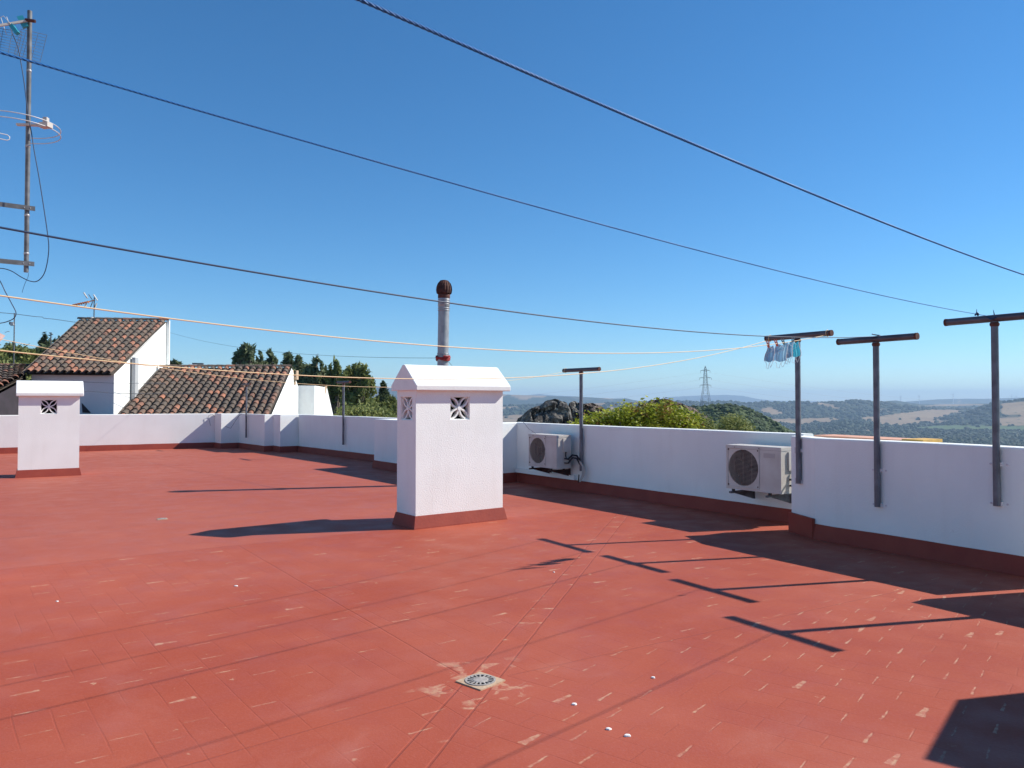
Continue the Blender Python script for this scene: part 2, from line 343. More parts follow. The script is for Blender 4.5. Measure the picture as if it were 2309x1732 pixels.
    ww = math_('MULTIPLY', math_('ADD', math_('ADD', .0032, math_('MULTIPLY', r3, .0055)), math_('MULTIPLY', big, .014)), taper)
    sb = math_('SUBTRACT', math_('FRACT', math_('ADD', fb, .5)), .5)
    dist_ = math_('ABSOLUTE', math_('SUBTRACT', math_('ADD', math_('MULTIPLY', sb, Ln), math_('MULTIPLY', math_('SUBTRACT', nz(26, 5), .5), .016)), math_('MULTIPLY', ww, .7)))
    wear = rng(math_('SUBTRACT', dist_, ww), -.002, .003, 1., 0.)
    inrow = math_('MULTIPLY', rng(fa, .05, .12), rng(fa, .86, .95, 1., 0.))
    wear = math_('MULTIPLY', math_('MULTIPLY', wear, inrow), math_('MULTIPLY', present, math_('ADD', math_('MULTIPLY', r2, .45), .52)))
    wear = math_('MULTIPLY', wear, math_('ADD', .35, rng(nz(20, 5), .38, .58)), clamp=True)
    wear = math_('MULTIPLY', wear, math_('ADD', math_('MULTIPLY', near, .75), .12))
    # band of tiles over the drain line
    bd = math_('ABSOLUTE', lin(.966, -.26, .966 * .18 + .26 * 4.42)); bd = math_('ADD', bd, math_('MULTIPLY', wob, .5))
    bandlen = rng(Y, 11.0, 11.4, 1., 0.)
    edge = math_('MULTIPLY', rng(math_('ABSOLUTE', math_('SUBTRACT', bd, .085)), .003, .010, 1., 0.), bandlen)
    inb = math_('MULTIPLY', rng(bd, .075, .09, 1., 0.), bandlen)
    cross = rng(math_('ABSOLUTE', math_('SUBTRACT', math_('FRACT', math_('MULTIPLY', Y, 2.6)), .5)), .0, .055, 1., 0.)
    bwear = math_('MULTIPLY', math_('MULTIPLY', inb, cross), rng(nz(4, 5), .50, .58))
    c = mix(math_('MULTIPLY', edge, .24), c, (.18, .035, .025))
    # other seams running from the drain
    def seam(x0, y0, x1, y1, wd=.006):
        dx, dy = x1 - x0, y1 - y0; l = math.hypot(dx, dy); dx /= l; dy /= l
        q = math_('ABSOLUTE', math_('ADD', lin(-dy, dx, dy * x0 - dx * y0), math_('MULTIPLY', wob, .6))); s = lin(dx, dy, -(dx * x0 + dy * y0))
        return math_('MULTIPLY', rng(q, wd * .4, wd * 1.6, 1., 0.), math_('MULTIPLY', rng(s, -.05, 0.), rng(s, l, l + .05, 1., 0.)))
    sm = seam(-9, 4.53, 4, 13.3, .012)
    for q in ((-3.0, 8.5, -.32, 4.55), (0, 4.53, 3.73, 6.8), (-14, 6.0, -5.0, 19.8), (-7, 9.4, -4.2, 17.8), (-3.4, 1.8, -.35, 4.3)): sm = math_('MAXIMUM', sm, seam(*q))
    c = mix(math_('MULTIPLY', sm, .26), c, (.18, .035, .025))
    # chipped paint round the drain
    dd = N('ShaderNodeVectorMath'); dd.operation = 'DISTANCE'; L(pos, dd.inputs[0]); dd.inputs[1].default_value = (-.18, 4.42, 0)
    ring = math_('ADD', dd.outputs['Value'], math_('MULTIPLY', math_('SUBTRACT', nz(7, 5, dist=.5), .5), 1.5))
    chips = math_('MULTIPLY', rng(math_('ADD', dd.outputs['Value'], math_('MULTIPLY', math_('SUBTRACT', nz(3, 2), .5), .5)), .28, .42, 1., 0.), rng(nz(8, 4, dist=.4), .555, .60))
    spots = math_('MULTIPLY', rng(nz(12, 3), .70, .76), rng(nz(.8, 2), .42, .58))
    creams = math_('MAXIMUM', math_('MAXIMUM', math_('MULTIPLY', wear, .85), bwear), math_('MAXIMUM', math_('MULTIPLY', chips, .62), math_('MULTIPLY', spots, .8)))
    c = mix(math_('MULTIPLY', creams, .72), c, mix(rng(nz(25), .4, .6), (.60, .42, .26), (.52, .25, .17)))
    # dust and old water marks
    c = mix(math_('MULTIPLY', rng(nz(.9, 7, rough=.65, dist=1.2), .52, .78), .30), c, (.45, .175, .135))
    L(c, p.inputs['Base Color'])
    L(rng(nz(3, 5), .3, .7, .50, .72), p.inputs['Roughness'])
    hgt = math_('SUBTRACT', math_('MULTIPLY', nz(90, 4), .25), math_('ADD', math_('MULTIPLY', joint, .18), math_('MULTIPLY', math_('MAXIMUM', edge, sm), .45)))
    hgt = math_('ADD', hgt, math_('MULTIPLY', nz(5, 3), .5))
    bp = N('ShaderNodeBump'); bp.inputs['Strength'].default_value = .55; bp.inputs['Distance'].default_value = .008; L(hgt, bp.inputs['Height']); L(bp.outputs[0], p.inputs['Normal'])
    return m

def build_floor():
    poly = P + FA + FB + [(8.6, -9), (-16, -9), (-30, 7)]
    # a slight dip to the drains, so not a mathematically flat sheet
    b = MB(); n = len(poly)
    b.add([(x, y, 0) for x, y in poly], [tuple(range(n))[::-1]])
    b.build('floor', floor_material(), label='terrace floor of red painted clay tiles with worn joints', kind='structure')
build_floor()

# ------------------------------------------------------------------ parapet walls
def offset(pts, d):
    """shift a plan polyline to its left by d, mitred"""
    out = []
    for i, p in enumerate(pts):
        p = Vector(p); ns = []
        if i > 0: e = (p - Vector(pts[i - 1])).normalized(); ns.append(Vector((-e.y, e.x)))
        if i < len(pts) - 1: e = (Vector(pts[i + 1]) - p).normalized(); ns.append(Vector((-e.y, e.x)))
        m = sum(ns, Vector((0, 0))).normalized(); out.append(tuple(p + m * (d / max(.3, m.dot(ns[0])))))
    return out
def wall(name, pts, label, thick=.22, h=HW, ext=0.0, sk=.18, skip_skirt=False, low=-6.5, material='plaster', group='parapet walls round the terrace'):
    pts = list(pts)
    if ext: e_ = (Vector(pts[-1]) - Vector(pts[-2])).normalized() * ext; pts[-1] = tuple(Vector(pts[-1]) + e_)
    face = offset(pts, .04); back = offset(pts, .04 + thick)
    root = thing(name, label, 'wall', (pts[0][0], pts[0][1], 0), 0, group)
    o = Vector((pts[0][0], pts[0][1]))
    loc = lambda q: (q[0] - o.x, q[1] - o.y)
    b = MB(); F = [loc(q) for q in face]; B = [loc(q) for q in back]; n = len(F)
    # subdivide so that the painted edge can be a little uneven
    ff, bb = [], []
    for i in range(n - 1):
        k = max(1, int((Vector(F[i + 1]) - Vector(F[i])).length / .35))
        for j in range(k): ff.append(tuple(Vector(F[i]).lerp(Vector(F[i + 1]), j / k))); bb.append(tuple(Vector(B[i]).lerp(Vector(B[i + 1]), j / k)))
    ff.append(F[-1]); bb.append(B[-1]); n = len(ff)
    wz = [h + .006 * noise.noise(Vector((q[0] * .8, q[1] * .8, 3.1))) for q in ff]
    r = .018; verts = []
    for i in range(n):
        fx, fy = ff[i]; bx, by = bb[i]; d = (Vector((bx, by)) - Vector((fx, fy))).normalized()
        prof = [(fx, fy, low), (fx, fy, wz[i] - r), (fx + d.x * r * .3, fy + d.y * r * .3, wz[i] - r * .3), (fx + d.x * r, fy + d.y * r, wz[i]),
                (bx - d.x * r, by - d.y * r, wz[i]), (bx, by, wz[i] - r), (bx, by, low)]
        verts += prof
    q = 7; fs = [(i * q + k, i * q + k + 1, (i + 1) * q + k + 1, (i + 1) * q + k) for i in range(n - 1) for k in range(6)]
    fs += [tuple(range(q))[::-1], tuple((n - 1) * q + k for k in range(q))]
    b.add(verts, fs); b.build('wall_body', M[material], root)
    if not skip_skirt:
        s = MB(); vs = []
        sp = [loc(x) for x in pts]; aa = []
        for i in range(len(sp) - 1):
            k = max(1, int((Vector(sp[i + 1]) - Vector(sp[i])).length / .25))
            for j in range(k): aa.append((Vector(sp[i]).lerp(Vector(sp[i + 1]), j / k), Vector(F[i]).lerp(Vector(F[i + 1]), j / k)))
        aa.append((Vector(sp[-1]), Vector(F[-1])))
        for a_, f_ in aa:
            d = (f_ - a_).normalized(); hh = sk + .006 * noise.noise(Vector((a_.x * 2, a_.y * 2, 9)))
            t_ = f_ - d * .012
            vs += [(a_.x, a_.y, -.02), (a_.x, a_.y, .012), (t_.x, t_.y, hh), (f_.x + d.x * .01, f_.y + d.y * .01, hh + .004)]
        m_ = len(aa)
        s.add(vs, [(i * 4 + k, i * 4 + k + 1, (i + 1) * 4 + k + 1, (i + 1) * 4 + k) for i in range(m_ - 1) for k in range(3)])
        s.build('skirting', M['skirt'], root)
    return root
wall('parapet_wall', P[0:3], 'long white parapet in full sun at the back behind the smaller chimney', .22, HW - .004, .2)
wall('parapet_wall', P[2:9], 'zigzag white parapet with lit faces and shaded returns in the far corner', .2, HW, .2)
wall('parapet_wall', P[8:12] , 'shaded white parapet with a jog running towards the back of the large chimney', .22, HW - .004)
rw = wall('parapet_wall', P[11:14], 'white parapet beyond the large chimney carrying the two air conditioners', .22)
na = wall('parapet_wall', FA, 'nearest shaded white parapet at right carrying three clothesline posts', .2, sk=.175)
wall('parapet_wall', FB, 'white parapet continuing behind the right edge of the picture', .2, sk=.175)
# left jamb and taller skirting at the end of the near wall, the wide top behind it
def side_end(b):
    a0 = Vector(offset(FA, .04)[0]); u = VD
    b.prism([(a0.x, a0.y), (a0.x + .2 * .85, a0.y + .2 * .5), (a0.x + .62, a0.y + .47), (a0.x + .60, a0.y + .49)], 0, HW - .004)
O = Vector((FA[0][0], FA[0][1]))
def ledge(b):
    s = Vector(FA[0]); e = Vector(FA[1]); n_ = Vector((-(e - s).y, (e - s).x)).normalized()
    q = [s - n_ * .004 - O, e - n_ * .004 - O, e + n_ * .03 - O, s + n_ * .03 - O]
    b.prism([tuple(x) for x in q], .012, .235)
one(ledge, 'skirting', M['skirt'], na)
def wide_top(b):
    f = offset(FA, .25); f0 = Vector(f[0]) - O; e = Vector(hit(2030, FA[1], (Vector(FA[2]) - Vector(FA[1])).normalized())) - O
    d = (Vector(FA[2]) - Vector(FA[1])).normalized(); n_ = Vector((-d.y, d.x))
    e2 = e + n_ * .25
    b.prism([tuple(f0 + n_ * .003), tuple(e2), tuple(e2 + n_ * .42), tuple(f0 + n_ * .40)], -6.5, HW - .012)
one(wide_top, 'wall_core', M['plaster'], na)
def coping(b):
    f = offset(FA, .25); f0 = Vector(f[0]) - O; d = (Vector(FA[2]) - Vector(FA[1])).normalized(); n_ = Vector((-d.y, d.x))
    e2 = Vector(hit(2000, FA[1], d)) - O + n_ * .25
    b.prism([tuple(f0 + n_ * .003 + d * .1), tuple(e2 + n_ * .003), tuple(e2 + n_ * .40), tuple(f0 + n_ * .38 + d * .1)], HW - .012, HW + .012)
one(coping, 'coping', M['ochre'], na)
def coping_end(b):
    d = (Vector(FA[2]) - Vector(FA[1])).normalized(); n_ = Vector((-d.y, d.x))
    e2 = Vector(hit(2000, FA[1], d)) - O + n_ * .25; e3 = e2 + d * .24
    b.prism([tuple(e2 + n_ * .003 + d * .002), tuple(e3 + n_ * .003), tuple(e3 + n_ * .36), tuple(e2 + n_ * .40 + d * .002)], HW - .012, HW + .022)
one(coping_end, 'coping', M['yellowedge'], na, label='ochre yellow end of the coping')
# plastered ledge under the first air conditioner
def pipe_ledge(b):
    a = Vector(P[12]) - Vector(P[11]); d = RD
    a1 = Vector(hit(1297, P[12], d)) - Vector(P[11]); n_ = RN
    b.prism([tuple(a - n_ * .03), tuple(a1 - n_ * .03), tuple(a1 + n_ * .05), tuple(a + n_ * .05)], .19, .27)
one(pipe_ledge, 'ledge', M['plaster'], rw)

# ------------------------------------------------------------------ chimneys
def vent(root, T, s=.15):
    """pierced block: eight curved ribs in a square opening; T maps (x across, depth, z up)"""
    b = MB()
    for cx, cy in ((1, 1), (1, -1), (-1, 1), (-1, -1)):
        for bul in (-1, 1):
            pts = []
            for i in range(9):
                t = i / 8; x = cx * s * t; y = cy * s * t; k = bul * .185 * s * math.sin(math.pi * t) 
                pts.append((x - cy * k, y + cx * k * 1.0))
            wd = .021
            L_, R_ = [], []
            for i, p in enumerate(pts):
                a = Vector(pts[max(0, i - 1)]); c = Vector(pts[min(8, i + 1)]); d = (c - a).normalized(); n_ = Vector((-d.y, d.x)) * wd / 2
                q = Vector(p); L_.append(q + n_); R_.append(q - n_)
            cl = lambda q: Vector((max(-s, min(s, q.x)), max(-s, min(s, q.y))))
            off = .0006 * (cx + 2 * cy + 4 * bul + 8)
            vs = []
            for i in range(9):
                l, r = cl(L_[i]), cl(R_[i])
                vs += [T(Vector((l.x, .022 + off, l.y))), T(Vector((r.x, .022 + off, r.y))), T(Vector((r.x, .085, r.y))), T(Vector((l.x, .085, l.y)))]
            b.add(vs, [(i * 4 + k, i * 4 + (k + 1) % 4, (i + 1) * 4 + (k + 1) % 4, (i + 1) * 4 + k) for i in range(8) for k in range(4)])
    pts = [(.034 * math.cos(a * math.pi / 6), .034 * math.sin(a * math.pi / 6)) for a in range(12)]
    pts = [(x * .75, z * .75) for x, z in pts]
    vs = [T(Vector((x, .018, z))) for x, z in pts] + [T(Vector((x, .08, z))) for x, z in pts]
    b.add(vs, [tuple(range(12))] + [(i, (i + 1) % 12, 12 + (i + 1) % 12, 12 + i) for i in range(12)])
    for x0, x1, z0, z1 in ((-s - .001, -s + .010, -s, s), (s - .010, s + .001, -s, s), (-s + .010, s - .010, s - .010, s + .001), (-s + .010, s - .010, -s - .001, -s + .010)):
        b.box(x0, x1, .016, .09, z0, z1, 0, T)
    return b.build('vent_block', M['capwhite'], root)
def chimney(label, c0, length, depth, ang, hx, h=1.73, ridge=2.065, group='white rendered chimneys', vents=True, vx=.49):
    """c0 front-left base corner, long axis along ang"""
    root = thing('chimney', label, 'chimney', (c0[0], c0[1], 0), ang, group)
    L, D, wt, s, vz = length, depth, .09, .15, h - .225
    b = MB(); X = L * vx
    # front and back panels with a square opening, then the two ends
    for y0, y1 in ((0, wt), (D - wt, D)):
        b.box(0, X - s, y0, y1, 0, h); b.box(X + s, L, y0, y1, 0, h); b.box(X - s, X + s, y0, y1, 0, vz - s); b.box(X - s, X + s, y0, y1, vz + s, h)
    m = D / 2; s2 = min(s, m - wt - .005)
    for x0, x1 in ((0, wt), (L - wt, L)):
        b.box(x0, x1, wt, m - s2, 0, h); b.box(x0, x1, m + s2, D - wt, 0, h); b.box(x0, x1, m - s2, m + s2, 0, vz - s); b.box(x0, x1, m - s2, m + s2, vz + s, h)
    b.box(wt, L - wt, wt, D - wt, h - .5 - .02, h - .5)
    b.build('chimney_body', [M['stucco']], root)
    one(lambda q: (q.box(wt + .005, L - wt - .005, D * .5 - .004, D * .5 + .004, h - .49, h - .01), q.box(wt + .2, wt + .208, wt + .005, D - wt - .005, h - .49, h - .01)), 'inner_dark_sheet', M['black'], root)  # black sheets put in for the shade inside, behind the vents
    vent(root, lambda p: Vector((X + p.x, p.y, vz + p.z)), s)
    vent(root, lambda p: Vector((X - p.x, D - p.y, vz + p.z)), s)
    k = s2 / s
    vent(root, lambda p: Vector((p.y, m - p.x * k, vz + p.z)), s)
    vent(root, lambda p: Vector((L - p.y, m + p.x * k, vz + p.z)), s)
    ox, oy, e = .045, .085, .075
    cap = MB(); bev = .006
    xs = (-ox, L + ox * 1.6); prof = [(-oy, h), (-oy - .004, h + e - .01), (-oy + .006, h + e), (m - .03, ridge - .006), (m, ridge), (m + .03, ridge - .006), (D + oy - .006, h + e), (D + oy + .004, h + e - .01), (D + oy, h)]
    vs = [(x, y, z) for x in xs for y, z in prof]; n = len(prof)
    cap.add(vs, [tuple(range(n)), tuple(range(n, 2 * n))[::-1]] + [(i, n + i, n + (i + 1) % n, (i + 1) % n) for i in range(n)])
    co = cap.build('chimney_cap', M['capwhite'], root); bv = co.modifiers.new('soft_edges', 'BEVEL'); bv.width = .010; bv.segments = 2; bv.limit_method = 'ANGLE'
    sk = MB(); hh = .158
    def ringp(o, z): return [(-o, -o, z), (L + o, -o, z), (L + o, D + o, z), (-o, D + o, z)]
    rs = [ringp(.045, -.01), ringp(.043, .012), ringp(.012, hh), ringp(-.01, hh + .003)]
    vs = [v for r_ in rs for v in r_]
    sk.add(vs, [(i * 4 + k, i * 4 + (k + 1) % 4, (i + 1) * 4 + (k + 1) % 4, (i + 1) * 4 + k) for i in range(3) for k in range(4)])
    sk.build('skirting', M['skirt'], root)
    return root
a1 = gp(934, 1195); a2 = gp(1144, 1171); ang1 = math.atan2(a2.y - a1.y, a2.x - a1.x); L1 = (a2 - a1).length - .09
def inset(a, ang): return (a.x + .045 * math.cos(ang) - .045 * math.sin(ang) * 1, a.y + .045 * math.sin(ang) + .045 * math.cos(ang))
chimney('larger white rendered chimney with pierced vents standing mid terrace', inset(a1, ang1), L1, .49, ang1, 0)
b1 = gp(33.5, 1078.6); b2 = gp(183.6, 1071.8); ang2 = math.atan2(b2.y - b1.y, b2.x - b1.x); L2 = (b2 - b1).length - .09
chimney('smaller-looking white chimney at the left edge in front of the tiled house', inset(b1, ang2), L2, .5, ang2, 0, h=1.70, ridge=2.03)

# flue pipe behind the large chimney
fx, fy = -1.36, 14.7
fl = thing('flue_pipe', 'tall galvanised flue pipe with rusty domed cowl behind the large chimney', 'flue pipe', (fx, fy, 0))
fl.rotation_euler = (0, R(.9), 0)
one(lambda b: (b.lathe((0, 0, 0), [(.11, 0), (.108, 1.9), (.108, 2.15), (.106, 2.18), (.106, 3.4)], 28)), 'pipe', M['flue'], fl)
def collars(b):
    b.lathe((0, 0, 3.4), [(.108, 0), (.113, .01), (.113, .16), (.108, .17)], 28)
one(collars, 'joint_sleeve', M['flue'], fl)
for z in (2.47, 2.50, 3.33, 3.37, 3.45, 3.49, 3.53): one(lambda b: b.lathe((0, 0, z), [(.106, -.010), (.116, -.006), (.116, .006), (.106, .010)], 28), 'joint_ring', M['flue'], fl)
one(lambda b: b.lathe((0, 0, 3.56), [(.112, 0), (.117, .01), (.117, .07), (.105, .09), (.105, .14)], 28), 'cowl_neck', M['rust2'], fl)
def cowl(b):
    n = 18; pr = [(.12, 0), (.145, .02), (.155, .08), (.148, .15), (.125, .21), (.09, .25), (.04, .27), (0, .275)]
    for k in range(n):
        a0 = 2 * math.pi * k / n
        for i in range(len(pr) - 1):
            (r0, z0), (r1, z1) = pr[i], pr[i + 1]; tw = .22
            q = []
            for (r_, z_, aa) in ((r0, z0, a0), (r0 * .93, z0, a0 + tw + .18), (r1 * .93, z1, a0 + tw + .18), (r1, z1, a0)): q.append((r_ * math.cos(aa), r_ * math.sin(aa), 3.64 + z_))
            b.add(q, [(0, 1, 2, 3)], 0, .5, True)
    b.lathe((0, 0, 3.64), [(r_ * .9, z_) for r_, z_ in pr], 24)
one(cowl, 'cowl', M['rust'], fl)
one(lambda b: b.lathe((0, 0, 3.885), [(.085, 0), (.083, .018), (.04, .03), (0, .032)], 24), 'cowl_top', M['rust'], fl)
rag = MB()
for i in range(3):
    z = 2.39 + .022 * i; rag.tube([(fx + .04 + .125 * math.cos(t), fy + .125 * math.sin(t), z + .02 * math.sin(t * 2 + i)) for t in [k * math.pi / 12 for k in range(25)]], .019 + .005 * (i == 1), 7)
rag.tube([(fx + .06, fy - .12, 2.44), (fx + .13, fy - .12, 2.43), (fx + .17, fy - .08, 2.45)], [.025, .03, .012], 7)
rag.build('cloth_strip', M['redcloth'], label='red rag knotted round the flue pipe just above the chimney cap', cat='rag')

# ------------------------------------------------------------------ clothesline T posts
def wdir(a, b): return (Vector(b) - Vector(a)).normalized()
dA = wdir(FA[1], FA[2])
def tpost(label, xy, h, foot, d, half=.45, r=.032, plates=True, matp='galv', group='steel clothesline posts on the parapets', lean=0.0, side=0.0, platez=None):
    ang = math.atan2(d.y, d.x)
    root = thing('clothesline_post', label, 'clothesline post', (xy[0], xy[1], 0), ang, group)
    one(lambda b: b.tube([(0, 0, foot), (0, 0, h - .03)], r, 14), 'pole', M[matp], root)
    bar = one(lambda b: b.tube([(-half, side, h + lean), (half, side, h - lean)], r * 1.08, 14, caps=False), 'crossbar', M['barsteel'], root)
    for s in (-1, 1):
        one(lambda b: b.tube([(s * (half - .012), side, h - s * lean), (s * (half + .012), side, h - s * lean)], r * 1.14, 14), 'end_cap', M['rust2'], bar)
    one(lambda b: b.lathe((0, 0, h - r - .035), [(r, -.01), (r + .008, 0), (r + .010, .018), (r + .002, .03)], 14), 'weld_collar', M['rust2'], root)
    if plates:
        for z in (platez or (foot + .02, foot + .39)):
            pl = one(lambda b: (b.box(-.085, .10, r + .005, r + .012, z - .035, z + .035), b.box(-.036, .036, 0, r + .02, z - .02, z + .02)), 'wall_bracket', M['paintplate'], root)
            [one(lambda b: b.tube([(x, r + .004, z), (x, r - .006, z)], .010, 8), 'bolt', M['paintplate'], pl) for x in (-.068, .078)]
    return root
def pole_xy(px, a, d, off): # on the line parallel to the wall face, off metres in front
    n_ = Vector((-d.y, d.x)); a = Vector(a) - n_ * off; return hit(px, a, d)
oA = -.005
p1 = pole_xy(1799.5, FA[0], wdir(FA[0], FA[1]), oA); p2 = pole_xy(1976.5, FA[1], dA, oA); p3 = pole_xy(2245, FA[1], dA, oA)
def ztop(px, py, xy): return at(px, py, xy[1]).z
h1, h2, h3 = ztop(1799, 757.5, p1), ztop(1976, 765, p2), ztop(2245, 718, p3)
tpost('grey T-shaped clothesline post nearest the large air conditioner with face masks beside it', p1, h1, ztop(1800, 1090, p1), dA, .46)
tpost('middle of the three grey T posts on the nearest parapet at right', p2, h2, ztop(1976, 1143, p2), dA, .45)
tpost('nearest and tallest-looking grey T post at the right edge with a knotted blue rope', p3, h3, ztop(2245, 1141, p3), dA, .45)
p5 = (4.68, 6.02)
tpost('grey T post on the parapet past the right edge', p5, 2.36, .6, dA, .45)
dR = -UD
p4 = pole_xy(1310.5, P[12], RD, .02)
tpost('grey T post between the two air conditioners on the far parapet', p4, ztop(1310, 834, p4), ztop(1310, 1062, p4), dR, .45, plates=False)
p7 = pole_xy(774.5, P[8], dR, .03); p6 = pole_xy(555.5, P[4], dR, .03)
tpost('pale grey T post on the far parapet left of the large chimney under the trees', p7, ztop(774, 862, p7), ztop(774, 1003, p7), dR, .40, plates=False)
tpost('farthest T post in the back corner in front of the tiled roof', p6, ztop(555, 867, p6), ztop(555, 987, p6), dR, .36, r=.028, plates=False)

# ------------------------------------------------------------------ ropes and wires
def fit_line(start, d, pix, tmax):
    """height above the floor along the run of a hanging line, quadratic through its fixed end"""
    rows = []
    for x, y in pix:
        k, kz = ray(x, y); t = (k * start[1] - start[0]) / (d[0] - k * d[1]); Y = start[1] + d[1] * t
        rows.append((t, EYE + kz * Y - start[2], Y))
    s11 = s12 = s22 = r1 = r2 = 0.0
    for t, h, Y in rows:
        w_ = 1 / Y ** 2; s11 += w_ * t * t; s12 += w_ * t ** 3; s22 += w_ * t ** 4; r1 += w_ * t * h; r2 += w_ * t * t * h
    det = s11 * s22 - s12 * s12; a = (r1 * s22 - r2 * s12) / det; b = (s11 * r2 - s12 * r1) / det
    return lambda t: Vector((start[0] + d[0] * t, start[1] + d[1] * t, start[2] + a * t + b * t * t))
def line(name, label, cat, start, d, pix, tmax, r, m, strands=0, n=90, group=None):
    f = fit_line(start, d, pix, tmax); b = MB()
    if strands:
        N_ = int(tmax / .0075); R_ = r * .52
        for s in range(strands):
            pts = []
            for i in range(N_ + 1):
                t = tmax * i / N_; p = f(t); a = 2 * math.pi * (t / .042 + s / strands)
                dx = Vector((-d[1], d[0], 0)); pts.append(p + dx * math.cos(a) * R_ + Vector((0, 0, 1)) * math.sin(a) * R_)
            b.tube(pts, r * .56, 5)
    else: b.tube([f(tmax * i / n) for i in range(n + 1)], r, 6)
    b.build(name, m, label=label, cat=cat, group=group); return f
dn = Vector((-.72, -.69)).normalized()
bar5 = (p5[0], p5[1], 2.40)
line('rope', 'thick blue twisted rope crossing the sky from top centre to the right edge', 'rope', bar5, dn, [(812, 0), (1100, 125), (1342.6, 229.7), (1600, 342), (1907, 467.6), (2309, 619.5)], 13, .0037, M['ropeblue'], 3, group='clotheslines over the terrace')
fB = line('rope', 'blue twisted rope running from the left edge to the nearest T post', 'rope', (p3[0] - .03, p3[1] + .06, h3 + .03), dn, [(0, 118), (400, 235), (800, 351), (1200, 463), (1600, 574), (2000, 665), (2214, 708)], 13.2, .0031, M['ropeblue'], 3, group='clotheslines over the terrace')
fC = line('rope', 'dark blue cord passing in front of the flue pipe to the middle T post', 'rope', (p2[0] - .02, p2[1], h2 + .03), dn, [(0, 514), (398, 583), (800, 649.8), (1200, 709), (1466, 740), (1726, 759.6), (1975, 763)], 14, .0042, M['cord'], group='clotheslines over the terrace')
e1r = (p1[0] + dA.x * .40, p1[1] + dA.y * .40, h1 - .02); e1l = (p1[0] - dA.x * .42, p1[1] - dA.y * .42, h1 - .02); e4 = (p4[0] - dR.x * .42, p4[1] - dR.y * .42, ztop(1274, 838, (0, p4[1] - dR.y * .42)))
pixD = [(0, 673), (300, 704), (600, 739), (800, 764), (980, 779), (1200, 791.5), (1435, 797.6), (1640, 792), (1726, 786), (1798, 771)]
fD = line('clothesline', 'upper pale yellow cord carrying the blue face masks', 'clothesline', e1r, dn, pixD, 14, .0036, M['yellow'], group='clotheslines over the terrace')
pixE = [(0, 789.5), (271, 817.7), (377, 825.8), (664, 847.6), (900, 855.3), (1200, 850.2), (1356, 838), (1514, 814.4), (1723, 768.5)]
fE = line('clothesline', 'lower pale yellow cord crossing the cap of the large chimney', 'clothesline', e1l, dn, pixE, 15, .0036, M['yellow'], group='clotheslines over the terrace')
fF = line('clothesline', 'thin faint yellow cord passing behind the large chimney', 'clothesline', e4, dn, [(0, 763.4), (136, 793), (320, 823), (460, 843), (638, 863.5), (790, 871), (879, 872.9), (1150, 857)], 15, .0032, M['yellow'], group='clotheslines over the terrace')
# knots
kn = MB()
kn.tube([(p3[0] + .05 * math.cos(t) * 1.0, p3[1] + .05 * math.sin(t), h3 + .012 * math.sin(3 * t)) for t in [k * .45 for k in range(30)]], .008, 6)
kn.tube([(p3[0], p3[1], h3 + .03), (p3[0] - .01, p3[1], h3 + .08)], [.006, .002], 5)
kn.build('rope_knot', M['cord'], label='tangled dark knot of rope on top of the nearest T post', cat='knot'); kn = MB()
q = fB(.33); kn.tube([(q.x + .014 * math.cos(t), q.y + .008 * math.sin(t), q.z + .012 * math.sin(t * 1.7)) for t in [k * .5 for k in range(16)]], .007, 5)
kn.tube([q, q + Vector((.0, 0, .045))], [.005, .002], 5)
kn.build('rope_knot', M['cord'], label='small knot in the blue rope just left of the nearest T post', cat='knot')
kn = MB()
kn.tube([(p2[0] + .042 * math.cos(t), p2[1] + .042 * math.sin(t), h2 - .01 + .008 * t) for t in [k * .5 for k in range(18)]], .006, 6)
kn.build('rope_knot', M['cord'], label='small dark rope knot on the middle T post', cat='knot')
for e, lb in ((e1r, 'pale cord knot round the near end of the T post by the masks'), (e1l, 'pale cord knot round the far end of the T post by the masks'), (e4, 'pale cord knot on the T post between the air conditioners')):
    k_ = MB(); d3 = dA
    k_.tube([(e[0] + d3.x * .02 * math.sin(t * .5) - d3.y * .040 * math.cos(t), e[1] + d3.y * .02 * math.sin(t * .5) + d3.x * .040 * math.cos(t), e[2] + .02 + .040 * math.sin(t)) for t in [k * .5 for k in range(14)]], .004, 5)
    k_.tube([(e[0], e[1], e[2]), (e[0] - .02, e[1] - .02, e[2] + .05)], .003, 4)
    k_.build('rope_knot', M['yellow'], label=lb, cat='knot')

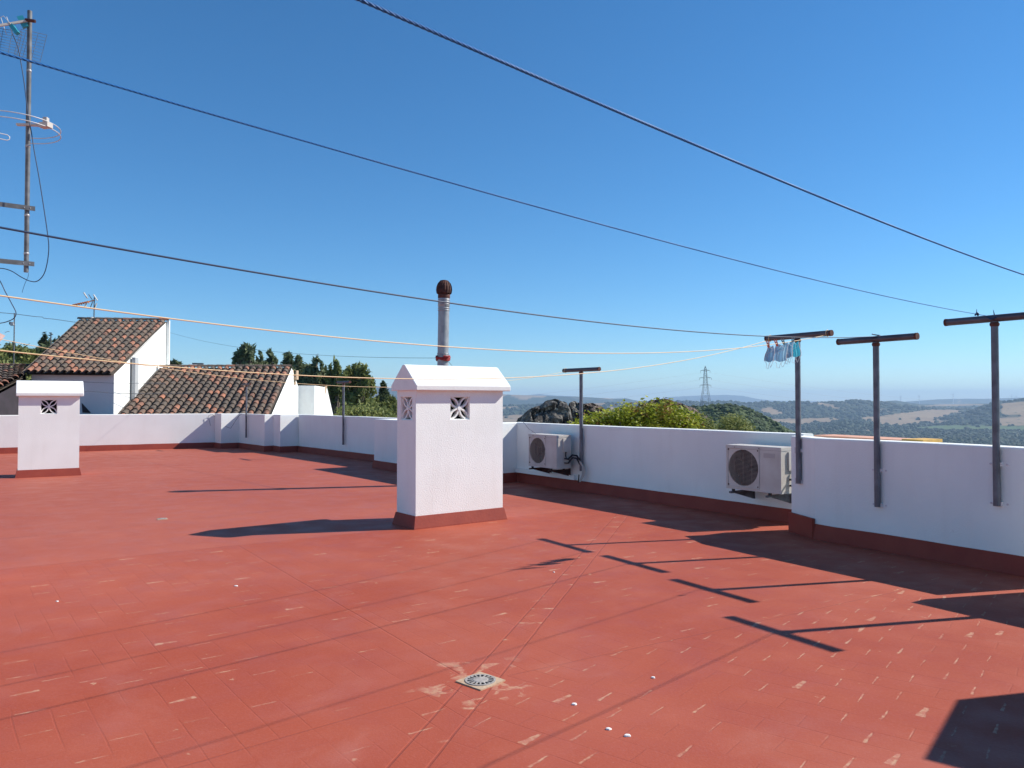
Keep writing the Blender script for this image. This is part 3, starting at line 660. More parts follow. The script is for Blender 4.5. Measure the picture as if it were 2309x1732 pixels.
# ------------------------------------------------------------------ face masks and pegs
def cord_at(f, px):
    lo, hi = 0., 14.
    for _ in range(50):
        m_ = (lo + hi) / 2
        if proj(f(m_))[0] > px: lo = m_
        else: hi = m_
    return f((lo + hi) / 2)
ang_c = math.atan2(-dn.y, -dn.x)
def face_mask(px, label, ang, m, hh=.165, wd=.095, sway=.02, top_crush=.75, seed=0):
    p = cord_at(fD, px); r_ = random.Random(seed)
    root = thing('face_mask', label, 'face mask', p, ang, 'face masks pegged on the clothesline')
    b = MB(); nx, nz_ = 7, 12; vs = []
    for layer in (0, 1):
        for j in range(nz_ + 1):
            v = j / nz_; w_ = wd * (top_crush + (1 - top_crush) * min(1, v * 1.8))
            for i in range(nx + 1):
                u = i / nx - .5
                y = .012 * math.sin(u * 14 + seed) + sway * v * v * 1.6 + .02 * math.cos(u * 3.2) * math.sin(math.pi * v) + (.0016 if layer else 0)
                vs.append((u * w_ + .01 * math.sin(v * 4 + seed), y, -.012 - hh * v - .010 * math.cos(u * 5)))
    K = (nx + 1) * (nz_ + 1)
    fs = []
    for j in range(nz_):
        for i in range(nx):
            a = j * (nx + 1) + i; fs += [(a, a + 1, a + nx + 2, a + nx + 1), (K + a, K + a + nx + 1, K + a + nx + 2, K + a + 1)]
    b.add(vs, fs, 0, .5, True); b.build('mask_panel', m, root)
    for x in (-.5, .5): one(lambda bb: bb.tube([(x * wd * (top_crush + (1 - top_crush) * min(1, v * 1.8)) + .01 * math.sin(v * 4 + seed), .012 * math.sin(x * 14 + seed) + sway * v * v * 1.6, -.012 - hh * v) for v in [k / 10 for k in range(11)]], .0045, 5), 'mask_edge', M['maskwhite'], root)
    x0 = .01 * math.sin(4 + seed); lp = lambda f_: one(f_, 'ear_loop', M['maskwhite'], root)
    if True:
        lp(lambda bb: bb.tube([(x0 - wd * .42 + wd * .55 * k / 14 + .008 * math.sin(k), sway * 1.6, -hh - .012 - .075 * math.sin(math.pi * k / 14)) for k in range(15)], .0022, 5))
        lp(lambda bb: bb.tube([(x0 + wd * .0 + wd * .42 * k / 14, sway * 1.6 + .01, -hh - .012 - (.05 + .02 * r_.random()) * math.sin(math.pi * k / 14)) for k in range(15)], .0022, 5))
        lp(lambda bb: bb.tube([(-.01 + .035 * math.sin(k * .6), .004 - .02, -.03 - .10 * k / 10) for k in range(11)], .0022, 5))
    return root
face_mask(1736.5, 'pale bluish-white face mask hanging apart, leftmost on the cord', ang_c - .9, M['maskblue'], .16, .09, .01, .6, 1)
face_mask(1762, 'pale blue face mask, second from the left on the cord', ang_c - .9, M['maskblue'], .175, .13, .03, .9, 2)
face_mask(1780, 'pale blue face mask squeezed between the second and the cyan one', ang_c - .7, M['maskblue'], .15, .09, .035, .8, 3)
face_mask(1793, 'bright cyan face mask, rightmost, overlapping the T post', ang_c - 1.0, M['maskteal'], .15, .11, .05, .8, 4)
def peg(px, label, m, tilt):
    p = cord_at(fD, px); root = thing('clothes_peg', label, 'clothes peg', p, ang_c - .6, 'clothes pegs on the cord with the masks')
    for s in (-1, 1): one(lambda b: b.bar((s * .010 + tilt * .03, -.004 * s, .040), (s * .003, -.004 * s, -.028), .008, .012, up=Vector((0, 1, 0))), 'peg_arm', m, root)
    one(lambda b: b.tube([(-.007 + tilt * .01, 0, .012), (.007 + tilt * .01, 0, .012)], .004, 6), 'spring', M['alu'], root)
peg(1733, 'coral clothes peg on the leftmost mask', M['peg'], -.3)
peg(1753, 'coral clothes peg on the second mask', M['peg'], -.8)
peg(1769, 'grey clothes peg between the second and third masks', M['peggrey'], -.9)
peg(1786, 'grey-green clothes peg above the cyan mask', M['peggrey'], .5)

# ------------------------------------------------------------------ air conditioners
def ac_unit(label, fl_, d, W, z0, z1, small):
    """fl_: plan point of the front left corner, d: plan direction along the front to the right"""
    ang = math.atan2(d.y, d.x); H = z1 - z0; D_ = .32
    root = thing('air_conditioner', label, 'air conditioner', (fl_[0], fl_[1], z0), ang, 'outdoor air conditioner units on the parapet')
    cx, cz = W * .325, H * .5; cr = min(W * .275, H * .41)
    # front panel with a round opening
    b = MB(); n = 40
    circ = [(cx + cr * math.cos(2 * math.pi * k / n), cz + cr * math.sin(2 * math.pi * k / n)) for k in range(n)]
    sqp = []
    x0, x1, zz0, zz1 = 0.012, W - .012, .012, H - .045
    for x, z in circ:
        dx, dz = x - cx, z - cz; t = min((x1 - cx) / dx if dx > 1e-6 else ((x0 - cx) / dx if dx < -1e-6 else 1e9), (zz1 - cz) / dz if dz > 1e-6 else ((zz0 - cz) / dz if dz < -1e-6 else 1e9))
        sqp.append((cx + dx * t, cz + dz * t))
    vs = [(x, 0, z) for x, z in circ] + [(x, 0, z) for x, z in sqp] + [(x, .04, z) for x, z in circ]
    fs = [(k, (k + 1) % n, n + (k + 1) % n, n + k) for k in range(n)] + [(k, 2 * n + k, 2 * n + (k + 1) % n, (k + 1) % n) for k in range(n)]
    b.add(vs, fs)
    for (cxx, czz) in ((x0, zz0), (x1, zz0), (x1, zz1), (x0, zz1)):   # close the corners of the panel
        best = [i for i in range(n) if (abs(sqp[i][0] - cxx) < 1e-6 or abs(sqp[i][1] - czz) < 1e-6)]
        for i in range(n):
            j = (i + 1) % n; a, c = sqp[i], sqp[j]
            if (abs(a[0] - cxx) < 1e-6 and abs(c[1] - czz) < 1e-6) or (abs(a[1] - czz) < 1e-6 and abs(c[0] - cxx) < 1e-6):
                if abs(a[0] - c[0]) > 1e-6 and abs(a[1] - c[1]) > 1e-6: b.add([(a[0], 0, a[1]), (c[0], 0, c[1]), (cxx, 0, czz)], [(0, 1, 2)])
    # casing
    b.box(0, .012, 0, D_, 0, H - .045); b.box(W - .012, W, 0, D_, 0, H - .045); b.box(.012, W - .012, 0, D_, 0, .012)
    b.box(.012, W - .012, D_ - .01, D_, .012, H - .045)
    b.build('casing', M['acwhite'], root)
    one(lambda q: (q.box(-.004, W + .004, -.004, D_ + .004, H - .043, H - .006), q.box(.0, W, .0, D_, H - .006, H)), 'top_panel', M['acwhite'], root)
    fr = MB(); m_ = .02
    a0, a1_, c0, c1 = cx - cr - m_, cx + cr + m_, cz - cr - m_ * 1.3, cz + cr + m_ * 1.3
    fw = .012
    for q in ((a0, a1_, c0, c0 + fw), (a0, a1_, c1 - fw, c1), (a0, a0 + fw, c0 + fw, c1 - fw), (a1_ - fw, a1_, c0 + fw, c1 - fw)): fr.box(q[0], q[1], -.009, -.0005, q[2], q[3])
    fr.build('fan_guard_frame', M['acwhite'], root)
    for x, y, z, r_ in [(x, -.012, z, .009) for x in (a0 + .02, a1_ - .02) for z in (c0 + .03, c1 - .03)] + [(x, -.009, H - .028, .007) for x in (W * .17, W * .62)]: one(lambda q: q.tube([(x, y, z), (x, y + .012, z)], r_, 8), 'screw', M['rust'], root)
    g = MB(); k = -cr + .012
    while k < cr:
        hw = math.sqrt(max(0, cr * cr - k * k)); g.bar((cx - hw, -.004, cz + k), (cx + hw, -.004, cz + k), .0055, .0055, up=Vector((0, 0, 1))); k += .0165
    for a in (-.45, 0, .45): g.bar((cx + a * cr * 1.3, -.001, cz - cr * .8), (cx + a * cr * 1.3, -.001, cz + cr * .8), .004, .004, up=Vector((0, 1, 0)))
    g.build('fan_grille', M['grille'], root)
    f = MB()
    for a in range(3):
        t0 = a * 2.094 + .4; vs = [(cx + r_ * math.cos(t0 + t_ ), .08 + .03 * t_, cz + r_ * math.sin(t0 + t_)) for r_ in (.05, cr * .93) for t_ in (0, .45, .9, 1.35)]
        f.add(vs, [(i, i + 1, i + 5, i + 4) for i in range(3)])
    f.tube([(cx, .05, cz), (cx, .14, cz)], .05, 14); f.build('fan', M['blade'], root)
    one(lambda q: q.box(.02, W - .02, D_ - .03, D_ - .02, .02, H - .05), 'coil', M['blade'], root)
    # side service cover, valves and pipes
    sc_ = MB(); sc_.box(W + .001, W + .022, D_ * .42, D_ * .96, H * .50, H * .90); sv = sc_.build('service_cover', M['acwhite'], root)
    for z in (H * .17, H * .30): one(lambda q: q.tube([(W, D_ * .55, z), (W + .06, D_ * .55, z), (W + .085, D_ * .62, z + .0)], .012, 8), 'valve', M['blade'], root)
    # brackets
    for x in (W * .13, W * .80):
        br = one(lambda q: (q.box(x - .018, x + .018, -.06, D_ + .10, -.055, -.030), q.add([(x - .003, D_ + .10, -.055), (x - .003, D_ + .10, -.16), (x - .003, .02, -.056), (x + .003, D_ + .10, -.055), (x + .003, D_ + .10, -.16), (x + .003, .02, -.056)], [(0, 1, 2), (5, 4, 3), (1, 4, 5, 2)]), q.box(x - .02, x + .02, D_ + .095, D_ + .115, -.16, .30)), 'mounting_bracket', M['rust' if small else 'mast'], root)
        for y in (.01, D_ - .03): one(lambda q: q.tube([(x, y, -.030), (x, y, 0)], .022, 8), 'rubber_foot', M['rubber'], br)
    return root, W, H, D_
dW = RD
off_face = lambda px, d: hit(px, Vector(P[12]) - RN * d, dW)
# first unit beyond the chimney
c1r = off_face(1255, .43); z1b, z1t = at(1255, 1058, c1r[1]).z, at(1255, 982, c1r[1]).z
c1l = off_face(1192, .43); W1 = (Vector(c1r) - Vector(c1l)).length
ac1, aw, ah, ad = ac_unit('smaller-looking ivory air conditioner beyond the chimney with black pipes on its side', c1l, dW, W1, z1b, z1t, True)
for k, (z0, z1_) in enumerate(((ah * .30, ah * .36), (ah * .17, ah * .28))):
    one(lambda b: b.tube([(aw + .08, ad * .62, z0), (aw + .12, ad * .8, z1_ + .03), (aw + .17, ad * .98, z1_ + .02), (aw + .20, ad + .04, z0 - .02)], .016, 8), 'insulated_pipe', M['rubber'], ac1)
one(lambda b: b.tube([(aw + .02, ad * .6, ah * .50), (aw + .03, ad * .55, ah * .40), (aw + .04, ad * .58, ah * .30), (aw + .09, ad * .7, ah * .26)], .011, 7), 'cable', M['rubber'], ac1)
for k in range(4): one(lambda b: b.tube([(aw + .19 + .012 * k, ad + .03, ah * .22), (aw + .26 + .018 * k, ad + .045, .05 - .01 * k), (aw + .25 + .018 * k, ad + .05, -.10), (aw + .20 + .008 * k, ad + .03, -.22)], .008, 6), 'hose', M['plasticgrey'], ac1)
one(lambda b: b.tube([(aw + .185, ad + .03, -.10), (aw + .19, ad + .02, -.18), (aw + .175, ad + .02, -.24)], .012, 6), 'cable', M['rubber'], ac1)
c2r = off_face(1760, .43); z2b, z2t = at(1760, 1115, c2r[1]).z, at(1760, 1009.7, c2r[1]).z
c2l = off_face(1636.5, .43); W2 = (Vector(c2r) - Vector(c2l)).length
ac2, aw2, ah2, ad2 = ac_unit('larger-looking ivory air conditioner partly hidden by the near parapet', c2l, dW, W2, z2b, z2t, False)
one(lambda b: b.box(aw2 * .70, aw2 * .90, -.003, -.0005, ah2 * .76, ah2 * .86), 'badge', mat('faded_badge', (.47, .43, .40), .5), ac2)
one(lambda b: b.tube([(aw2 + .03, ad2 * .7, ah2 * .5), (aw2 + .05, ad2 * .8, ah2 * .35), (aw2 + .07, ad2 * .95, ah2 * .2)], .014, 7), 'cable', M['rubber'], ac2)
# loose black wire drooping from the parapet to the first unit
q0 = off_face(1179, .0); q1 = off_face(1208, .25)
wb = MB(); wb.tube([(q0[0], q0[1], at(1179, 952, q0[1]).z + .01), (lerp(q0[0], q1[0], .5), lerp(q0[1], q1[1], .5), 1.06), (q1[0], q1[1], z1t)], .004, 5)
wb.build('loose_wire', M['wire'], label='thin dark wire drooping from the parapet top onto the far air conditioner', cat='wire')
wb = MB()
c0_ = Vector(hit(545, P[4], dR)) - VD * .02
pts = []
for x, y in ((475, 960), (470, 938), (478, 934), (486, 940)): q = hit(x, Vector(P[1]) - VD * .03, wdir(P[1], P[2])); pts.append((q[0], q[1], at(x, y, q[1]).z))
wb.tube(pts, .006, 5)
wb.build('loose_wire', M['wire'], label='short thin wire hooked over the back parapet left of the zigzag corner', cat='wire'); wb = MB()
pts = []
for x, y in ((515, 962), (527, 966), (537, 950), (545, 938), (552, 933)): q = hit(x, Vector(P[3]) - VD * .06, wdir(P[3], P[5])); pts.append((q[0], q[1] - .25, at(x, y, q[1] - .25).z))
wb.tube(pts, .006, 5)
wb.build('loose_wire', M['wire'], label='thin grey wire sagging across the zigzag wall beside the farthest T post', cat='wire')
st = gp(383, 1010); sb = MB(); sb.tube([(st.x, st.y + .1, .05), (st.x + .08, st.y - .12, .22)], .022, 7)
sb.build('pipe_stub', M['rust'], label='small dark pipe stub sticking out of the back wall skirting', cat='pipe stub')

# ------------------------------------------------------------------ drains and flakes on the floor
def drain(label, c, ang, s=1.0, group='floor drains'):
    root = thing('floor_drain', label, 'drain', (c[0], c[1], 0), ang, group)
    a = .102 * s
    def plate(b):
        n = 32; ci = [(.088 * s * math.cos(2 * math.pi * k / n), .088 * s * math.sin(2 * math.pi * k / n)) for k in range(n)]
        sq = []
        for x, y in ci: t = a / max(abs(x), abs(y)); sq.append((x * t * (1 + .02 * rnd.random()), y * t * (1 + .02 * rnd.random())))
        vs = [(x, y, .008) for x, y in ci] + [(x, y, .007) for x, y in sq] + [(x, y, 0) for x, y in sq] + [(x, y, .0045) for x, y in ci]
        b.add(vs, [(k, n + k, n + (k + 1) % n, (k + 1) % n) for k in range(n)] + [(n + k, 2 * n + k, 2 * n + (k + 1) % n, n + (k + 1) % n) for k in range(n)] + [(k, (k + 1) % n, 3 * n + (k + 1) % n, 3 * n + k) for k in range(n)])
    one(plate, 'surround', M['cream'], root)
    one(lambda b: b.add([(.086 * s * math.cos(k * math.pi / 12), .086 * s * math.sin(k * math.pi / 12), .0048) for k in range(24)], [tuple(range(24))]), 'hole_shade_disc', M['black'], root)  # flat black disc put in for the shade of the hole
    def grate(b):
        b.lathe((0, 0, 0), [(.090 * s, .007), (.090 * s, .012), (.078 * s, .012), (.078 * s, .008)], 32, smooth=False)
        b.lathe((0, 0, 0), [(0, .0145), (.040 * s, .014), (.047 * s, .012), (.047 * s, .008)], 32)
        for k in range(16):
            t = 2 * math.pi * k / 16; b.bar((.045 * s * math.cos(t), .045 * s * math.sin(t), .0105), (.08 * s * math.cos(t), .08 * s * math.sin(t), .0105), .009 * s, .004)
    one(grate, 'grate', M['drain'], root)
drain('round slotted metal floor drain in a worn cream square, near foreground', (-.18, 4.42), R(48), .98)
dg = gp(366, 1171); drain('small distant floor drain between the two chimneys', (dg.x, dg.y), R(30), .62)
for i, (x, y, s, lb) in enumerate(((532, 1322, 1.0, 'white flake lying alone left of centre in front of the chimney shadow'), (1295, 1589, 1.0, 'white flake right of the near drain, topmost of three'),
        (1372, 1645, .9, 'white flake in the foreground, left one of a close pair'), (1415, 1660, 1.1, 'white flake in the foreground, right one of a close pair'),
        (1473, 1529, .8, 'white flake right of the drain on the sunlit floor'), (129, 1357, .7, 'small white flake on the far left of the floor'), (1249, 1291, .6, 'tiny white flake near the mask shadows'))):
    g_ = gp(x, y); r_ = random.Random(i); b = MB(); n = 9
    ring_ = [(g_.x + .012 * s * (1 + .4 * r_.random()) * math.cos(2 * math.pi * k / n) * 1.1, g_.y + .010 * s * (1 + .4 * r_.random()) * math.sin(2 * math.pi * k / n)) for k in range(n)]
    b.add([(a_, c_, .001) for a_, c_ in ring_] + [(lerp(g_.x, a_, .8), lerp(g_.y, c_, .8), .007) for a_, c_ in ring_] + [(g_.x, g_.y, .009)],
          [(k, (k + 1) % n, n + (k + 1) % n, n + k) for k in range(n)] + [(n + k, n + (k + 1) % n, 2 * n) for k in range(n)])
    b.build('plaster_flake', M['white'], label=lb, cat='flake', group='white flakes on the floor')

# unseen block past the right edge, shaped to cast the lower right corner shadow
hb = 2.0; k = hb / math.tan(SUN_EL); A_ = gp(2157.6, 1578); B_ = gp(2082, 1712); sx_, sy_ = math.cos(SUN_AZ) * k, math.sin(SUN_AZ) * k
Aw = Vector((A_.x + sx_, A_.y + sy_)); Bw = Vector((B_.x + sx_, B_.y + sy_)); dd_ = (Bw - Aw).normalized(); nn = Vector((-dd_.y, dd_.x))
ang_b = math.atan2(dd_.y, dd_.x)
rb = thing('shadow_box', 'unseen white box past the right edge, shaped to shade the corner', 'unseen box', (Bw.x, Bw.y, 0), 0)
one(lambda b: b.prism([(0, 0), tuple(Aw - Bw), tuple(Aw - Bw + nn * 1.1), tuple(nn * 1.1)], 0, hb), 'box_wall', M['plaster'], rb)
one(lambda b: b.prism([tuple(Vector((0, 0)) + (dd_ - nn) * .02), tuple(Aw - Bw + (-dd_ - nn) * .02), tuple(Aw - Bw + nn * 1.12 - dd_ * .02), tuple(nn * 1.12 + dd_ * .02)], 0, .16), 'skirting', M['skirt'], rb)

# stair house outside the picture on the left: carries the aerial mast
mx_, my_ = at(62, 400, 7.0).x, 7.0
s0 = Vector((mx_, my_)) - VD * .62
rs_ = thing('stair_house', 'white stair house past the left edge that carries the aerial mast', 'stair house', (s0.x, s0.y, 0))
def sh(b): b.prism([tuple(-UD * .3), tuple(UD * .35), tuple(UD * .35 - VD * 3), tuple(-UD * .3 - VD * 3)], 0, 4.2)
one(sh, 'house_wall', M['dimplaster'], rs_)
one(lambda b: b.prism([tuple(-UD * .4 + VD * .1), tuple(UD * .45 + VD * .1), tuple(UD * .45 - VD * 3.1), tuple(-UD * .4 - VD * 3.1)], 4.2, 4.32), 'roof_slab', M['capwhite'], rs_)

# ------------------------------------------------------------------ aerials on the mast
MY = 7.0
am = thing('aerial_mast', 'grey steel aerial mast at the left edge held by two brackets', 'aerial mast', (mx_, MY, 0))
zt, zb = at(62, 25, MY).z, at(58, 614, MY).z
def L_(x, y, Y=MY): q = at(x, y, Y); return (q.x - mx_, q.y - MY, q.z)
one(lambda b: b.tube([(0, 0, zb), (0, 0, zt)], .020, 12), 'mast_tube', M['mast'], am)
for z in (at(60, 160, MY).z, at(60, 330, MY).z, at(60, 486, MY).z, at(60, 572, MY).z): one(lambda b: b.lathe((0, 0, z), [(.020, -.010), (.0225, -.008), (.0225, .008), (.020, .010)], 12), 'sleeve', M['flue'], am)
for y_ in (470, 595):
    z_ = at(60, y_, MY).z
    def brk(b):
        e = Vector((0, 0, z_)); s_ = Vector((-VD.x * .62, -VD.y * .62, z_ + .0)); f_ = Vector((VD.x * .06, VD.y * .06, z_)); o_ = Vector((-UD.x, -UD.y, 0)) * .028
        b.bar(s_ + o_, f_ + o_, .005, .042); b.bar(s_ + o_ * .2 + Vector((0, 0, .0185)), f_ + o_ * .2 + Vector((0, 0, .0185)), .034, .004)
    bk = one(brk, 'bracket', M['mast'], am)
    def ubolt(b):
        n_ = Vector((UD.x, UD.y, 0)); v_ = Vector((VD.x, VD.y, 0))
        b.tube([v_ * .024 * s_ - n_ * .035 + Vector((0, 0, z_)) if abs(c_) > 9 else v_ * .024 * math.cos(c_) + n_ * .024 * math.sin(c_) + Vector((0, 0, z_)) for s_, c_ in [(1, 10)] + [(0, k * math.pi / 8) for k in range(9)] + [(-1, 10)]], .004, 6)
    one(ubolt, 'clamp', M['alu'], bk)
# circular FM aerial
rc = at(34, 288, 7.05); rr_ = .365
fm = thing('ring_aerial', 'horizontal folded ring aerial of pale tube on the mast', 'aerial', (rc.x, rc.y, rc.z))
def ring_(b):
    A0, A1 = R(133), R(133) + 2 * math.pi - R(28)
    up = [(rr_ * math.cos(t), rr_ * math.sin(t), .026) for t in [lerp(A0, A1, k / 48) for k in range(49)]]
    dnn = [(x, y, -.026) for x, y, z in up][::-1]
    def cap_(p, q): m_ = (Vector(p) + Vector(q)) / 2; tv = Vector((-m_.y, m_.x, 0)).normalized() * .02; return m_, tv
    mA, tA = cap_(up[-1], dnn[0]); mB, tB = cap_(dnn[-1], up[0])
    pts = up + [tuple(mA + tA + Vector((0, 0, .012))), tuple(mA + tA + Vector((0, 0, -.012)))] + dnn + [tuple(mB - tB + Vector((0, 0, -.012))), tuple(mB - tB + Vector((0, 0, .012))), up[0]]
    b.tube(pts, .0043, 8, caps=False)
one(ring_, 'ring_element', M['alu'], fm)
md = Vector((mx_ - rc.x, MY - rc.y, 0))
ea = Vector((rr_ * math.cos(R(-12)), rr_ * math.sin(R(-12)), 0))
one(lambda b: (b.bar(md - Vector((.085, 0.0, .0)) - ea * 0 + Vector((0, -.03, 0)), ea * .80 + Vector((0, 0, 0)), .030, .018),), 'boom', M['plasticgrey'], fm)
one(lambda b: b.bar(ea * .78 + Vector((0, 0, -.004)), ea * 1.04 + Vector((0, 0, -.004)), .065, .042), 'feed_box', M['plasticgrey'], fm)
one(lambda b: b.box(ea.x - .045, ea.x - .008, ea.y - .02, ea.y + .02, .02, .065), 'clip', M['plasticgrey'], fm)
# UHF aerial at the top with grid reflector
yz = at(62, 47, MY)
ya = thing('grid_aerial', 'television aerial with wire grid reflector and teal fittings at the mast top', 'aerial', (mx_, MY, yz.z))
def gl(x, y, Y=MY): q = at(x, y, Y); return Vector((q.x - mx_, q.y - MY, q.z - yz.z))
one(lambda b: (b.bar(gl(72, 45, 6.97), gl(-60, 68, 6.75), .018, .018),), 'boom', M['plasticgrey'], ya)
one(lambda b: (b.tube([gl(58, 45, 6.95), gl(79, 48, 6.95)], .016, 8), b.tube([gl(72, 46, 6.95), gl(80, 48, 6.95)], .010, 8)), 'end_plug', M['rust'], ya)
def grid(b, c):
    # c: four corners (top left, top right, bottom right, bottom left)
    for k in range(4): b.tube([c[k].lerp(c[(k + 1) % 4], t_) for t_ in (0, 1)], .0022, 4)
    for k in range(1, 9): b.tube([c[0].lerp(c[3], k / 9), c[1].lerp(c[2], k / 9)], .0016, 4)
    for k in (.2, .33, .66): b.tube([c[0].lerp(c[1], k), c[3].lerp(c[2], k)], .0022, 4)
one(lambda b: grid(b, [gl(48, 66, 7.1), gl(106, 79, 7.25), gl(90, 141, 7.25), gl(32, 122, 7.1)]), 'reflector_grid', M['mast'], ya)
one(lambda b: grid(b, [gl(-14, 62, 6.9), gl(50, 72, 7.05), gl(38, 128, 7.05), gl(-22, 112, 6.9)]), 'reflector_grid', M['mast'], ya)
one(lambda b: b.bar(gl(45, 38, 6.95), gl(58, 62, 6.97), .04, .05), 'fitting', M['teal'], ya)
one(lambda b: b.bar(gl(26, 57, 6.9), gl(40, 76, 6.9), .035, .035), 'fitting', M['teal'], ya)
def elems(b):
    b.tube([gl(-10, 45, 6.85), gl(8, 36, 6.85), gl(24, 54, 6.88)], .003, 5)
one(elems, 'dipole', M['alu'], ya)
for k in range(7):
    x = 22 - k * 13; y = 55 + k * 2.2; Y = 6.92 - .025 * k
    one(lambda b: b.tube([gl(x - 7, y - 17, Y), gl(x + 6, y + 22, Y)], .003, 5), 'director_rod', M['alu'], ya)
def cable(label, pix, r=.0042, Y=6.93):
    pts = [at(x, y, Y) for x, y in pix]; sm = []
    for i in range(len(pts) - 1):
        p0, p1_, p2_, p3_ = pts[max(i - 1, 0)], pts[i], pts[i + 1], pts[min(i + 2, len(pts) - 1)]
        for k in range(8):
            t = k / 8; sm.append(.5 * ((2 * p1_) + (-p0 + p2_) * t + (2 * p0 - 5 * p1_ + 4 * p2_ - p3_) * t * t + (-p0 + 3 * p1_ - 3 * p2_ + p3_) * t ** 3))
    sm.append(pts[-1]); b = MB(); b.tube(sm, r, 7); b.build('aerial_cable', M['cord'], label=label, cat='cable')
cable('long dark aerial cable looping down beside the mast', [(28, 76), (40, 105), (47, 140), (55, 190), (61, 240), (67, 280), (71, 300), (78, 345), (88, 400), (99, 470), (107, 525), (110, 560), (106, 595), (98, 620), (84, 634), (68, 634), (48, 625), (25, 611), (0, 605), (-40, 607)])
cable('short dark cable loop below the mast at the left edge', [(-20, 612), (0, 634), (12, 658), (26, 684), (36, 705), (31, 718), (14, 726), (0, 729), (-30, 735)])
cable('thin broken wire end hanging below the mast foot', [(64.5, 616), (63, 625), (57, 638), (52, 652), (50, 660)], .0018)

# ------------------------------------------------------------------ tiled houses
def tile_roof(name, c, cols, courses, parent, o, rnd_seed=1, r=.095, seedbias=0.0):
    """c: bottom-left, bottom-right, top-right, top-left corners in world space; barrel tiles run up the slope"""
    rr = random.Random(rnd_seed); b = MB()
    bl, br, tr, tl = [Vector(q) - o for q in c]; nrm = (br - bl).cross(tl - bl).normalized()
    if nrm.z < 0: nrm = -nrm
    b.add([bl - nrm * .03, br - nrm * .03, tr - nrm * .03, tl - nrm * .03], [(0, 1, 2, 3)], 0, .1)
    b.add([bl - nrm * .09, br - nrm * .09, tr - nrm * .09, tl - nrm * .09], [(3, 2, 1, 0)], 0, .1)
    for ci in range(cols):
        u = (ci + .5) / cols; p0 = bl.lerp(br, u); p1_ = tl.lerp(tr, u); L = (p1_ - p0).length; d = (p1_ - p0) / L; wv = (br - bl).normalized(); wv = (wv - d * wv.dot(d)).normalized()
        pitch = (br - bl).length / cols; rad = pitch * .37; step = L / courses
        colbias = rr.random() * .25
        for k in range(courses):
            st_ = k * step - (.05 if k == 0 else .0); en = min(L, (k + 1) * step + .055)
            rv = rr.random(); v = (.15 + .45 * rr.random() if rv < .72 - seedbias + .1 * colbias else .66 + .34 * rr.random())
            if ci in (cols - 1,) or k == 0: v = max(v, .3 + .7 * rr.random())
            jx, jn = (rr.random() - .5) * .018, (rr.random() - .5) * .008; sk = (rr.random() - .5) * .02
            n = 7; ring1, ring2, in1 = [], [], []
            for q in range(n):
                a = math.pi * q / (n - 1)
                lo_r, hi_r = rad * 1.06, rad * .88
                ring1.append(p0 + d * st_ + wv * (math.cos(a) * lo_r + jx) + nrm * (math.sin(a) * lo_r * .95 + .012 + jn + .018))
                ring2.append(p0 + d * en + wv * (math.cos(a) * hi_r + jx + sk) + nrm * (math.sin(a) * hi_r * .95 + .004 + jn))
                in1.append(p0 + d * st_ + wv * (math.cos(a) * (lo_r - .016) + jx) + nrm * (math.sin(a) * (lo_r - .016) * .95 + .012 + jn + .018))
            b.add(ring1 + ring2 + in1, [(q, q + 1, n + q + 1, n + q) for q in range(n - 1)], 0, v, True)
            b.add(ring1 + in1, [(q, n + q, n + q + 1, q + 1) for q in range(n - 1)], 0, v * .7)
            # pan tile in the channel to the left
            if ci > 0 or True:
                pr = pitch * .30; cc = p0 - wv * pitch * .5
                m1, m2 = [], []; v2 = .05 + .35 * rr.random()
                for q in range(5):
                    a = math.pi + math.pi * q / 4
                    m1.append(cc + d * (st_ - .03) + wv * math.cos(a) * pr * .9 + nrm * (math.sin(a) * pr * .45 + .035)); m2.append(cc + d * en + wv * math.cos(a) * pr + nrm * (math.sin(a) * pr * .45 + .022))
                b.add(m1 + m2, [(q, q + 1, 5 + q + 1, 5 + q) for q in range(4)], 0, v2, True)
    return b.build(name, M['tile'], parent)
def ridge_tiles(a, c, o, parent, n=10, r=.11, seed=3):
    rr = random.Random(seed); b = MB(); a = Vector(a) - o; c = Vector(c) - o
    for k in range(n):
        p = a.lerp(c, k / n); q = a.lerp(c, (k + 1.12) / n) if k < n - 1 else c; d = (q - p).normalized(); s_ = d.cross(Vector((0, 0, 1))).normalized(); m_ = 7; vs = []
        for pt, r_ in ((p, r * 1.06), (q, r * .9)):
            for i in range(m_): t = math.pi * i / (m_ - 1); vs.append(pt + s_ * math.cos(t) * r_ + Vector((0, 0, 1)) * (math.sin(t) * r_ * .8 - .03))
        b.add(vs, [(i, i + 1, m_ + i + 1, m_ + i) for i in range(m_ - 1)], 0, (.2 + .4 * rr.random()) if rr.random() < .75 else .85, True)
    return b.build('ridge_tiles', M['tile'], parent)

